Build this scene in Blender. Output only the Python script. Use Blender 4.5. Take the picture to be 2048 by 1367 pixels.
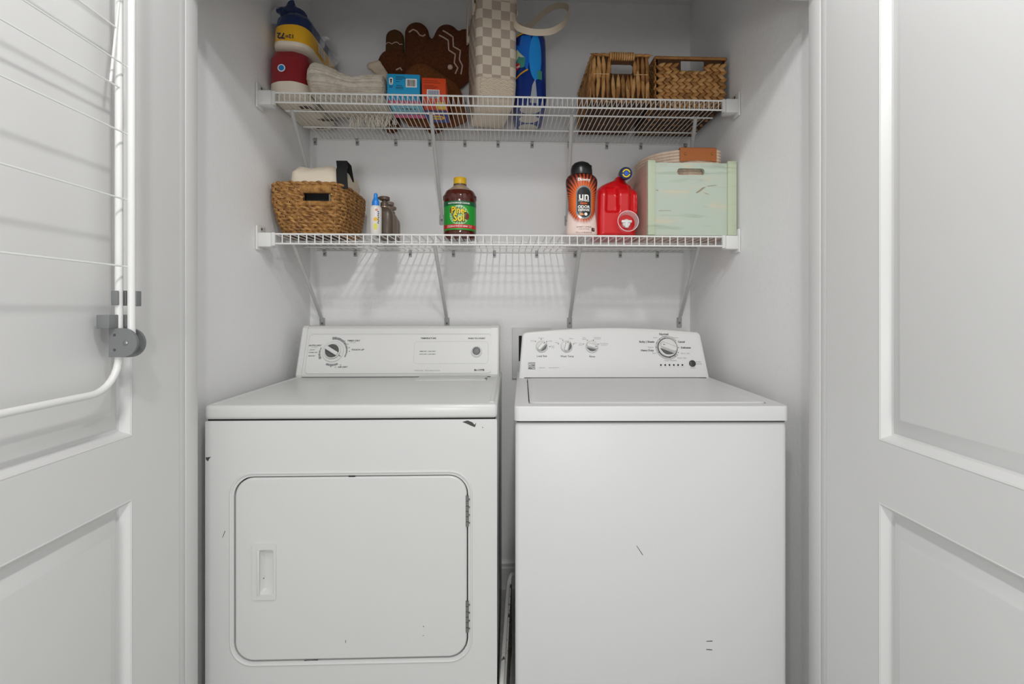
import bpy, bmesh, math, random
from mathutils import Matrix, Vector
from mathutils.bvhtree import BVHTree
random.seed(7)
for o in list(bpy.data.objects):
    bpy.data.objects.remove(o)
scene = bpy.context.scene
COL = scene.collection
PI = math.pi

# ------------------------------------------------------------------ camera
FPX, YAW, PX, PY, CZ = 981.13, 0.0428, 1049.62, 618.65, 1.15
cam_d = bpy.data.cameras.new('camera')
cam_d.sensor_width = 36.0
cam_d.lens = FPX / 2048 * 36.0
cam_d.shift_x = (1024 - PX) / 2048
cam_d.shift_y = (PY - 683.5) / 2048
cam_d.clip_start = 0.01
cam = bpy.data.objects.new('camera', cam_d)
cam.location = (0, 0, CZ)
cam.rotation_euler = (PI / 2, 0, -YAW)
COL.objects.link(cam)
scene.camera = cam

# ------------------------------------------------------------------ world, light, exposure
world = bpy.data.worlds.new('world')
scene.world = world
world.use_nodes = True
bgn = world.node_tree.nodes['Background']
bgn.inputs[0].default_value = (1.0, 1.0, 1.0, 1)
bgn.inputs[1].default_value = 0.52
vs = scene.view_settings
vs.view_transform = 'Standard'
vs.look = 'None'
vs.gamma = 1
vs.use_curve_mapping = False
vs.exposure = 0.2
FILL_LAMP = (-0.10, -1.55, 0.85, 52.0)     # unseen fill lamp added behind the camera to brighten the closet
LAMPS = ((0.05, 0.28, 2.35, 20.0, 'round globe ceiling lamp in the hall close to the closet doors'),
         (0.03, -0.55, 2.35, 31.0, 'round globe ceiling lamp in the hall farther from the closet'))

# ------------------------------------------------------------------ pixel helpers
_c, _s = math.cos(YAW), math.sin(YAW)
def at(u, v, x=None, y=None, z=None):
    a = (u - PX) / FPX
    b = -(v - PY) / FPX
    r = (a * _c + _s, -a * _s + _c, b)
    if x is not None: t = x / r[0]
    elif y is not None: t = y / r[1]
    else: t = (z - CZ) / r[2]
    return Vector((r[0] * t, r[1] * t, CZ + r[2] * t))

# ------------------------------------------------------------------ materials
def lin(c):
    if isinstance(c, str):
        c = c.lstrip('#')
        c = tuple(int(c[i:i + 2], 16) / 255 for i in (0, 2, 4))
    return tuple((x / 12.92 if x <= 0.04045 else ((x + 0.055) / 1.055) ** 2.4) for x in c) + (1,)

MATS = {}
def mat(name, col='#ffffff', rough=0.5, metal=0.0, bump=None, var=None, trans=0.0, coat=0.0, alpha=1.0, emit=None, sss=0.0, sheen=0.0, ior=None, spec=None):
    """bump=(scale,strength,distance[,detail]); var=(scale,colour2,lo,hi[,stretch])"""
    if name in MATS: return MATS[name]
    m = bpy.data.materials.new(name)
    m.use_nodes = True
    nt = m.node_tree
    b = nt.nodes['Principled BSDF']
    b.inputs['Base Color'].default_value = lin(col)
    b.inputs['Roughness'].default_value = rough
    b.inputs['Metallic'].default_value = metal
    b.inputs['Transmission Weight'].default_value = trans
    b.inputs['Coat Weight'].default_value = coat
    b.inputs['Coat Roughness'].default_value = 0.12
    b.inputs['Alpha'].default_value = alpha
    b.inputs['Sheen Weight'].default_value = sheen
    if ior: b.inputs['IOR'].default_value = ior
    if spec is not None: b.inputs['Specular IOR Level'].default_value = spec
    if emit:
        b.inputs['Emission Color'].default_value = lin(emit[0])
        b.inputs['Emission Strength'].default_value = emit[1]
    tc = None
    if bump or var:
        tc = nt.nodes.new('ShaderNodeTexCoord')
    if var:
        n = nt.nodes.new('ShaderNodeTexNoise')
        n.inputs['Scale'].default_value = var[0]
        n.inputs['Detail'].default_value = 5
        if len(var) > 4:
            mp = nt.nodes.new('ShaderNodeMapping')
            mp.inputs['Scale'].default_value = var[4]
            nt.links.new(tc.outputs['Object'], mp.inputs[0])
            nt.links.new(mp.outputs[0], n.inputs['Vector'])
        else:
            nt.links.new(tc.outputs['Object'], n.inputs['Vector'])
        r = nt.nodes.new('ShaderNodeValToRGB')
        r.color_ramp.elements[0].position = var[2]
        r.color_ramp.elements[1].position = var[3]
        r.color_ramp.elements[0].color = lin(col)
        r.color_ramp.elements[1].color = lin(var[1])
        nt.links.new(n.outputs[0], r.inputs[0])
        nt.links.new(r.outputs[0], b.inputs['Base Color'])
    if bump:
        n = nt.nodes.new('ShaderNodeTexNoise')
        n.inputs['Scale'].default_value = bump[0]
        n.inputs['Detail'].default_value = bump[3] if len(bump) > 3 else 2
        nt.links.new(tc.outputs['Object'], n.inputs['Vector'])
        bp = nt.nodes.new('ShaderNodeBump')
        bp.inputs['Strength'].default_value = bump[1]
        bp.inputs['Distance'].default_value = bump[2]
        nt.links.new(n.outputs[0], bp.inputs['Height'])
        nt.links.new(bp.outputs[0], b.inputs['Normal'])
    MATS[name] = m
    return m

WALL = mat('wall_paint', '#eeeeee', 0.75, bump=(95, 0.35, 0.0025, 3))
CEIL = mat('ceiling_paint', '#eeeeee', 0.85, bump=(70, 0.3, 0.002))
DOORP = mat('door_paint', '#dadad9', 0.36, bump=(30, 0.03, 0.001))
TRIMP = mat('trim_paint', '#d8d8d7', 0.4, bump=(40, 0.05, 0.001))
FLOOR = mat('floor_vinyl', '#b0b0ad', 0.5, var=(3, '#a1a19e', .35, .65, (1, 8, 1)))
ENAM = mat('white_enamel', '#d8d9d7', 0.33, coat=0.1)
ENAMW = mat('white_enamel_washer', '#dbdbdb', 0.38)
PLAST = mat('white_plastic', '#dcdcda', 0.35)
PLATE = mat('console_face', '#dededc', 0.4)
PLATE2 = mat('console_face_washer', '#dfdfde', 0.42)
DGAP = mat('dark_gap', '#1a1a1a', 0.8)
GREYK = mat('knob_grey', '#555756', 0.45)
INK = mat('ink_dark', '#2b2c2d', 0.6)
INKG = mat('ink_grey', '#8b8d8d', 0.6)
INKL = mat('line_grey', '#b9b9b7', 0.5)
BTN = mat('button_grey', '#77797a', 0.45)
BLKP = mat('black_plastic', '#111112', 0.3)
VWIRE = mat('vinyl_wire_white', '#e4e3e0', 0.35)
STRUT = mat('strut_enamel', '#c3c3c1', 0.45)
CLIPM = mat('clip_grey', '#a9a9a7', 0.5)
STEEL = mat('steel', '#9a9a98', 0.35, 0.9)
SCREW = mat('screw_steel', '#77777a', 0.4, 0.8)
CHIP = mat('chipped_paint', '#4a4a48', 0.8)
RACKG = mat('rack_grey_plastic', '#77797a', 0.5)
RACKW = mat('rack_white_metal', '#e6e6e4', 0.3)

# ------------------------------------------------------------------ mesh helpers
class MB:
    def __init__(s): s.v = []; s.f = []; s.m = []
    def add(s, vf, mi=0, M=None):
        v, f = vf
        o = len(s.v)
        for p in v:
            p = Vector(p)
            s.v.append(M @ p if M is not None else p)
        for q in f:
            s.f.append([i + o for i in q]); s.m.append(mi)
        return s

def T(x, y, z): return Matrix.Translation((x, y, z))
def RX(a): return Matrix.Rotation(a, 4, 'X')
def RY(a): return Matrix.Rotation(a, 4, 'Y')
def RZ(a): return Matrix.Rotation(a, 4, 'Z')

def box(x0, x1, y0, y1, z0, z1):
    v = [(x, y, z) for z in (z0, z1) for y in (y0, y1) for x in (x0, x1)]
    return v, [(0, 2, 3, 1), (4, 5, 7, 6), (0, 1, 5, 4), (2, 6, 7, 3), (0, 4, 6, 2), (1, 3, 7, 5)]

def bm_out(bm):
    bm.verts.ensure_lookup_table(); bm.verts.index_update()
    v = [tuple(p.co) for p in bm.verts]; f = [[q.index for q in fc.verts] for fc in bm.faces]
    bm.free(); return v, f

def rbox(x0, x1, y0, y1, z0, z1, r=0.005, seg=3):
    bm = bmesh.new()
    v, f = box(x0, x1, y0, y1, z0, z1)
    bv = [bm.verts.new(p) for p in v]
    for q in f: bm.faces.new([bv[i] for i in q])
    bmesh.ops.bevel(bm, geom=list(bm.edges), offset=r, segments=seg, profile=0.5, affect='EDGES')
    return bm_out(bm)

def tube(path, r, n=8, closed=False, caps=True, flat=None):
    """tube along a path; r may be list; flat=(a,b): elliptical radii using a fixed up reference"""
    P = [Vector(p) for p in path]
    N = len(P)
    v = []; f = []
    prev = None
    for i, p in enumerate(P):
        if closed: t = (P[(i + 1) % N] - P[i - 1])
        else: t = P[min(i + 1, N - 1)] - P[max(i - 1, 0)]
        t = t.normalized()
        if prev is None:
            a = Vector((0, 0, 1)) if abs(t.z) < 0.9 else Vector((0, 1, 0))
            n1 = (a - t * a.dot(t)).normalized()
        else:
            n1 = (prev - t * prev.dot(t))
            n1 = n1.normalized() if n1.length > 1e-6 else prev
        prev = n1
        n2 = t.cross(n1)
        rr = r[i] if isinstance(r, (list, tuple)) else r
        ra, rb = (rr * flat[0], rr * flat[1]) if flat else (rr, rr)
        for k in range(n):
            an = 2 * PI * k / n
            v.append(p + n1 * (math.cos(an) * ra) + n2 * (math.sin(an) * rb))
    for i in range(N if closed else N - 1):
        j = (i + 1) % N
        for k in range(n):
            l = (k + 1) % n
            f.append((i * n + k, i * n + l, j * n + l, j * n + k))
    if caps and not closed:
        f.append(tuple(range(n - 1, -1, -1)))
        f.append(tuple((N - 1) * n + k for k in range(n)))
    return v, f

def loft(secs, cap0=True, cap1=True, closed=True):
    """secs: list of equally long point lists"""
    n = len(secs[0]); v = [p for s in secs for p in s]; f = []
    for i in range(len(secs) - 1):
        for k in range(n if closed else n - 1):
            l = (k + 1) % n
            f.append((i * n + k, i * n + l, (i + 1) * n + l, (i + 1) * n + k))
    if cap0: f.append(tuple(range(n - 1, -1, -1)))
    if cap1: f.append(tuple((len(secs) - 1) * n + k for k in range(n)))
    return v, f

def lathe(prof, n=32, sx=1.0, sy=1.0, cap0=True, cap1=True):
    secs = [[(r * sx * math.cos(2 * PI * k / n), r * sy * math.sin(2 * PI * k / n), z) for k in range(n)] for r, z in prof]
    return loft(secs, cap0, cap1)

def rrect(w, h, r, n=6, cx=0, cy=0):
    r = min(r, w / 2 - 1e-5, h / 2 - 1e-5)
    pts = []
    for (sx, sy, a0) in ((1, -1, -PI / 2), (1, 1, 0), (-1, 1, PI / 2), (-1, -1, PI)):
        for k in range(n + 1):
            a = a0 + PI / 2 * k / n
            pts.append((cx + sx * (w / 2 - r) + r * math.cos(a), cy + sy * (h / 2 - r) + r * math.sin(a)))
    return pts

def circ(r, n=24, cx=0, cy=0):
    return [(cx + r * math.cos(2 * PI * k / n), cy + r * math.sin(2 * PI * k / n)) for k in range(n)]

def plate(loops, t, w0=0.0):
    """flat plate in the uv plane with holes; thickness along -w from w0 to w0-t"""
    bm = bmesh.new()
    for lp in loops:
        vs_ = [bm.verts.new((p[0], p[1], 0)) for p in lp]
        for i in range(len(vs_)): bm.edges.new((vs_[i], vs_[(i + 1) % len(vs_)]))
    bmesh.ops.triangle_fill(bm, use_beauty=True, use_dissolve=False, edges=list(bm.edges))
    bm.normal_update()
    for fc in bm.faces:
        if fc.normal.z < 0: fc.normal_flip()
    bm.verts.ensure_lookup_table(); bm.verts.index_update()
    base = [tuple(p.co) for p in bm.verts]
    tri = [[q.index for q in fc.verts] for fc in bm.faces]
    bm.free()
    n = len(base)
    if t <= 0:
        return [(x, y, w0) for x, y, z in base], tri
    v = [(x, y, w0) for x, y, z in base] + [(x, y, w0 - t) for x, y, z in base]
    f = list(tri) + [[i + n for i in reversed(q)] for q in tri]
    o = 0
    for li, lp in enumerate(loops):
        m = len(lp)
        ar = sum(lp[i][0] * lp[(i + 1) % m][1] - lp[(i + 1) % m][0] * lp[i][1] for i in range(m))
        for i in range(m):
            a, b = o + i, o + (i + 1) % m
            q = [a, a + n, b + n, b]
            if (ar > 0) == (li > 0): q.reverse()
            f.append(q)
        o += m
    return v, f

def prism(outline, t, w0=0.0): return plate([outline], t, w0)

UP_FRONT = Matrix(((1, 0, 0, 0), (0, 0, -1, 0), (0, 1, 0, 0), (0, 0, 0, 1)))   # (u,v,w) -> (x=u, z=v, y=-w): faces the viewer (-y)

def setp(o, label=None, category=None, group=None, kind=None):
    if label: o['label'] = label
    if category: o['category'] = category
    if group: o['group'] = group
    if kind: o['kind'] = kind
    return o

def obj(name, mb, mats, parent=None, smooth=35, label=None, category=None, group=None, kind=None, world=True, loc=None):
    if isinstance(mb, tuple): mb = MB().add(mb)
    me = bpy.data.meshes.new(name)
    V = mb.v
    if parent is not None and world:
        inv = parent['_inv'] if '_inv' in parent else None
        MI = parent_inv(parent)
        V = [MI @ p for p in V]
    elif parent is None and loc is not None:
        V = [p - Vector(loc) for p in V]
    me.from_pydata([tuple(p) for p in V], [], mb.f)
    if not isinstance(mats, (list, tuple)): mats = [mats]
    for m in mats: me.materials.append(m)
    if len(mats) > 1: me.polygons.foreach_set('material_index', mb.m)
    if smooth:
        me.polygons.foreach_set('use_smooth', [True] * len(me.polygons))
        me.set_sharp_from_angle(angle=math.radians(smooth))
    me.update()
    o = bpy.data.objects.new(name, me)
    if parent is not None: o.parent = parent
    elif loc is not None: o.location = loc
    COL.objects.link(o)
    return setp(o, label, category, group, kind)

def root_of(o):
    while o.parent: o = o.parent
    return o
def parent_inv(p):
    M = Matrix.Identity(4)
    while p is not None:
        M = Matrix.LocRotScale(p.location, p.rotation_euler, p.scale) @ M
        p = p.parent
    return M.inverted()

def thing(name, loc, label, category, group=None, rz=0.0):
    o = bpy.data.objects.new(name, None)
    o.empty_display_size = 0.05
    o.location = loc; o.rotation_euler = (0, 0, rz)
    COL.objects.link(o)
    return setp(o, label, category, group)

def clone(o, parent, loc=None, M=None):
    c = bpy.data.objects.new(o.name, o.data)
    c.parent = parent
    if M is not None: c.matrix_basis = M
    elif loc is not None: c.location = loc
    COL.objects.link(c)
    return c

_tcache = {}
def text_geo(s, size, bold=0.0, shear=0.0, align='CENTER', sx=1.0):
    cu = bpy.data.curves.new('t', 'FONT')
    cu.body = s; cu.size = size; cu.align_x = align; cu.align_y = 'CENTER'
    cu.offset = bold * size; cu.shear = shear; cu.resolution_u = 2
    ob = bpy.data.objects.new('t', cu)
    COL.objects.link(ob)
    dg = bpy.context.evaluated_depsgraph_get()
    me = bpy.data.meshes.new_from_object(ob.evaluated_get(dg))
    v = [(p.co.x * sx, p.co.y, 0.0) for p in me.vertices]
    f = [list(p.vertices) for p in me.polygons]
    bpy.data.objects.remove(ob); bpy.data.curves.remove(cu); bpy.data.meshes.remove(me)
    return v, f

def text_at(mb, s, u, v, size, w=0.0005, rot=0.0, mi=0, **k):
    M = T(u, v, w) @ RZ(rot)
    if not hasattr(mb, 'pieces'): mb.pieces = []
    mb.pieces.append((len(mb.v), len(mb.f)))
    mb.add(text_geo(s, size, **k), mi, M)

def arc_band(r0, r1, a0, a1, n=14, cu=0, cv=0, w=0.0005):
    v = []; f = []
    for i in range(n + 1):
        a = math.radians(a0 + (a1 - a0) * i / n)
        v += [(cu + r0 * math.cos(a), cv + r0 * math.sin(a), w), (cu + r1 * math.cos(a), cv + r1 * math.sin(a), w)]
    for i in range(n): f.append((2 * i, 2 * i + 1, 2 * i + 3, 2 * i + 2))
    return v, f

def line_loop(pts, wd, w=0.0004):
    """closed flat outline of width wd"""
    n = len(pts); v = []; f = []
    for i in range(n):
        p0 = Vector(pts[i - 1]).to_2d(); p1 = Vector(pts[i]).to_2d(); p2 = Vector(pts[(i + 1) % n]).to_2d()
        t = (p2 - p0).normalized(); nn = Vector((t.y, -t.x))
        a = p1 + nn * wd / 2; b = p1 - nn * wd / 2
        v += [(a.x, a.y, w), (b.x, b.y, w)]
    for i in range(n):
        j = (i + 1) % n
        f.append((2 * i, 2 * j, 2 * j + 1, 2 * i + 1))
    return v, f

def flat(pts, w=0.0005):
    return [(p[0], p[1], w) for p in pts], [tuple(range(len(pts)))]

def wrap(vf, fn):
    v, f = vf
    return [fn(*p) for p in v], f

def rings(outline, k=5, cx=None, cy=None):
    """filled outline as concentric rings, so that it can be bent over a curved surface"""
    n = len(outline)
    if cx is None: cx = sum(p[0] for p in outline) / n
    if cy is None: cy = sum(p[1] for p in outline) / n
    v = [(cx, cy, 0)]; f = []
    for j in range(1, k + 1):
        for p in outline:
            v.append((cx + (p[0] - cx) * j / k, cy + (p[1] - cy) * j / k, 0))
    for i in range(n):
        f.append((0, 1 + i, 1 + (i + 1) % n))
    for j in range(k - 1):
        for i in range(n):
            l = (i + 1) % n
            f.append((1 + j * n + i, 1 + (j + 1) * n + i, 1 + (j + 1) * n + l, 1 + j * n + l))
    return v, f

def gridp(u0, u1, v0, v1, nu, nv):
    v = [(u0 + (u1 - u0) * i / nu, v0 + (v1 - v0) * j / nv, 0) for j in range(nv + 1) for i in range(nu + 1)]
    f = [(j * (nu + 1) + i, j * (nu + 1) + i + 1, (j + 1) * (nu + 1) + i + 1, (j + 1) * (nu + 1) + i) for j in range(nv) for i in range(nu)]
    return v, f

def blob(parts, voxel=0.006, smooth=6):
    """one smooth skin over capsules given as (p0, r0, p1, r1, flatten_y)"""
    bm = bmesh.new()
    for (p0, r0, p1, r1, fy) in parts:
        p0 = Vector(p0); p1 = Vector(p1)
        for t in [i / 6 for i in range(7)]:
            p = p0.lerp(p1, t); r = r0 + (r1 - r0) * t
            bmesh.ops.create_uvsphere(bm, u_segments=20, v_segments=12, radius=1, matrix=T(*p) @ Matrix.Diagonal((r, r * fy, r, 1)))
    me = bpy.data.meshes.new('b'); bm.to_mesh(me); bm.free()
    ob = bpy.data.objects.new('b', me); COL.objects.link(ob)
    rm = ob.modifiers.new('r', 'REMESH'); rm.mode = 'VOXEL'; rm.voxel_size = voxel
    sm = ob.modifiers.new('s', 'SMOOTH'); sm.iterations = smooth; sm.factor = 0.5
    dg = bpy.context.evaluated_depsgraph_get()
    e = bpy.data.meshes.new_from_object(ob.evaluated_get(dg))
    v = [tuple(p.co) for p in e.vertices]; f = [list(p.vertices) for p in e.polygons]
    bpy.data.objects.remove(ob); bpy.data.meshes.remove(me); bpy.data.meshes.remove(e)
    return v, f

def drape(vf, pts, off=0.003):
    """project px-like (x,z) points along +y on to a mesh"""
    bv = BVHTree.FromPolygons([Vector(p) for p in vf[0]], vf[1])
    out = []
    for x, z in pts:
        h = bv.ray_cast(Vector((x, -1, z)), Vector((0, 1, 0)))
        if h[0] is not None: out.append(Vector((x, h[0].y - off, z)))
    return out

def resample(pts, step):
    out = []
    for a, b in zip(pts[:-1], pts[1:]):
        a = Vector(a); b = Vector(b); k = max(1, int((b - a).length / step))
        out += [a.lerp(b, i / k) for i in range(k)]
    out.append(Vector(pts[-1])); return out

def smooth_path(pts, k=6, closed=False):
    P = [Vector(p) for p in pts]; N = len(P); out = []
    for i in range(N if closed else N - 1):
        if closed: a, b, c, d = P[i - 1], P[i], P[(i + 1) % N], P[(i + 2) % N]
        else: a, b, c, d = P[max(i - 1, 0)], P[i], P[i + 1], P[min(i + 2, N - 1)]
        for j in range(k):
            t = j / k
            out.append(0.5 * ((2 * b) + (c - a) * t + (2 * a - 5 * b + 4 * c - d) * t * t + (3 * b - a - 3 * c + d) * t ** 3))
    if not closed: out.append(P[-1])
    return out

def ribbon(path, width_dir, w, t=0.002):
    """strap of width w along width_dir (per point or one vector) and thickness t"""
    P = [Vector(p) for p in path]; N = len(P); secs = []
    for i, p in enumerate(P):
        tg = (P[min(i + 1, N - 1)] - P[max(i - 1, 0)]).normalized()
        wd = Vector(width_dir[i]) if isinstance(width_dir[0], (tuple, list, Vector)) else Vector(width_dir)
        wd = (wd - tg * wd.dot(tg)).normalized()
        nn = tg.cross(wd)
        secs.append([p + wd * w / 2 + nn * t / 2, p - wd * w / 2 + nn * t / 2, p - wd * w / 2 - nn * t / 2, p + wd * w / 2 - nn * t / 2])
    return loft(secs)

# ------------------------------------------------------------------ setting
XL, XR, D, CH = -0.788, 0.783, 2.033, 2.43
JL, JR = -0.73, 0.745          # jamb faces left and right
HZ = 1.925                     # underside of the door header
def struct(name, vf, m, **k): return obj(name, vf, m, kind='structure', **k)
struct('floor', box(-2.2, 2.2, -2.6, D, -0.05, 0.0), FLOOR, smooth=0)
struct('ceiling', box(XL, XR, 1.2, D, CH, CH + 0.05), CEIL, smooth=0)
struct('wall_back', box(XL - 0.1, XR + 0.1, D, D + 0.08, 0, CH), WALL, smooth=0)
struct('wall_left', box(XL - 0.1, XL, 1.20, D, 0, CH), WALL, smooth=0)
struct('wall_right', box(XR, XR + 0.1, 1.17, D, 0, CH), WALL, smooth=0)
wf = MB()
wf.add(box(-2.2, XL, 1.10, 1.20, 0, CH)); wf.add(box(XR, 2.2, 1.09, 1.17, 0, CH))
wf.add(box(XL, XR, 1.10, 1.20, HZ, CH))
struct('wall_front', wf, WALL, smooth=0)
t1 = MB()
t1.add(rbox(XL, JL, 1.160, 1.2045, 0, HZ, 0.0015, 2)); t1.add(rbox(XL, JL - 0.0012, 1.1375, 1.1595, 0, HZ, 0.0015, 2))
struct('trim_1', t1, TRIMP)
t2 = MB()
t2.add(rbox(JR, XR, 1.1262, 1.17, 0, HZ, 0.0015, 2)); t2.add(rbox(JR + 0.0012, XR, 1.104, 1.1255, 0, HZ, 0.0015, 2))
struct('trim_2', t2, TRIMP)
bb = loft([[(x, D, 0), (x, D - 0.014, 0), (x, D - 0.014, 0.085), (x, D - 0.011, 0.092), (x, D - 0.011, 0.104), (x, D - 0.006, 0.112), (x, D, 0.114)] for x in (XL, XR)])
struct('baseboard_back', bb, TRIMP, smooth=0)

def panel_rings(y0, y1, z0, z1, prof):
    """nested rectangles stepping in; returns rings in (y,z,depth)"""
    return [[(y0 + i, z0 + i, d), (y1 - i, z0 + i, d), (y1 - i, z1 - i, d), (y0 + i, z1 - i, d)] for i, d in prof]

def make_door(name, X, sgn, yh, yfree, panels, top):
    """door standing at right angles to the wall; its shown face lies in the plane x=X, sgn=+1 when it faces +x"""
    mb = MB()
    outer = [(yfree, 0.012), (yh, 0.012), (yh, top), (yfree, top)]
    holes = [[(a, c), (b, c), (b, d), (a, d)] for a, b, c, d in panels]
    M = Matrix(((0, 0, sgn, X), (1, 0, 0, 0), (0, 1, 0, 0), (0, 0, 0, 1)))
    v, f = plate([outer] + holes, 0.034, 0.0)
    if sgn < 0: f = [list(reversed(q)) for q in f]
    mb.add((v, f), 0, M)
    o = obj(name, mb, DOORP, smooth=0, kind='structure', loc=(X, yh, 0))
    prof = [(0.0, 0.0), (0.002, 0.0008), (0.005, -0.001), (0.010, -0.009), (0.014, -0.0155), (0.018, -0.017), (0.022, -0.016), (0.050, -0.0015), (0.053, -0.001)]
    for (a, b, c, d) in panels:
        rg = panel_rings(a, b, c, d, prof)
        vv, ff = loft(rg, False, True)
        if sgn < 0: ff = [list(reversed(q)) for q in ff]
        obj('door_panel', MB().add((vv, ff), 0, M), DOORP, o, smooth=20)
    return o
yL = at(265, 872, x=JL).y; yR = at(1757, 880, x=JR).y
door1 = make_door('door_1', JL, 1, 1.136, 0.40, [(0.53, yL, at(265, 872, x=JL).z, 1.80), (0.53, yL, 0.21, at(265, 996, x=JL).z)], HZ - 0.006)
door2 = make_door('door_2', JR, -1, 1.102, 0.37, [(0.50, yR, at(1757, 880, x=JR).z, 1.80), (0.50, yR, 0.21, at(1757, 1003, x=JR).z)], HZ - 0.006)

# hall ceiling lamp (behind and above the camera): the key light
for (lx, ly, lz, lw, ll) in LAMPS:
    lamp = thing('ceiling_lamp', (lx, ly, lz + 0.01), ll, 'lamp')
    obj('lamp_base', lathe([(0.03, 0.066), (0.07, 0.070), (0.085, 0.078), (0.085, 0.10)], 32), PLAST, lamp, world=False)
    ld = bpy.data.lights.new('lamp_bulb', 'POINT')
    ld.shadow_soft_size = 0.06; ld.energy = lw; ld.color = (1, 0.995, 0.985)
    lo = bpy.data.objects.new('lamp_bulb', ld); lo.parent = lamp; lo.location = (0, 0, -0.004)
    lo.rotation_euler = (0, 0, 0)
    COL.objects.link(lo)

fl_ = thing('fill_lamp', (FILL_LAMP[0], FILL_LAMP[1], 0), 'added fill lamp on a stand, unseen behind the camera', 'lamp')  # added fill light and its stand, out of view
obj('base', lathe([(0.14, 0.0), (0.14, 0.012), (0.03, 0.02)], 32), STEEL, fl_, world=False)
obj('pole', lathe([(0.010, 0.015), (0.010, FILL_LAMP[2] - 0.22)], 12), STEEL, fl_, world=False)
obj('bulb_holder', lathe([(0.022, FILL_LAMP[2] - 0.25), (0.022, FILL_LAMP[2] - 0.20), (0.16, FILL_LAMP[2] - 0.19), (0.17, FILL_LAMP[2] - 0.17)], 24), PLAST, fl_, world=False)
pd = bpy.data.lights.new('fill_bulb', 'POINT'); pd.energy = FILL_LAMP[3]; pd.shadow_soft_size = 0.30; pd.color = (1, 0.995, 0.985)
po = bpy.data.objects.new('fill_bulb', pd); po.parent = fl_; po.location = (0, 0, FILL_LAMP[2]); COL.objects.link(po)

# outlet box plate on the back wall between the machines
p0 = at(1024, 757, y=D - 0.012); p1 = at(1090, 655, y=D - 0.012)
pl = thing('outlet_box', (p0.x + 0.08, D, p0.z), 'flat white outlet box cover on the wall behind the washer', 'outlet box')
obj('cover_plate', rbox(p0.x, p0.x + 0.16, D - 0.012, D, p0.z, p1.z, 0.003, 2), TRIMP, pl)
q0 = at(1037.5, 722, y=D - 0.013)
obj('opening', rbox(q0.x, q0.x + 0.06, D - 0.0135, D - 0.010, q0.z, at(1037.5, 671, y=D - 0.013).z, 0.001, 1), DGAP, pl)

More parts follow.
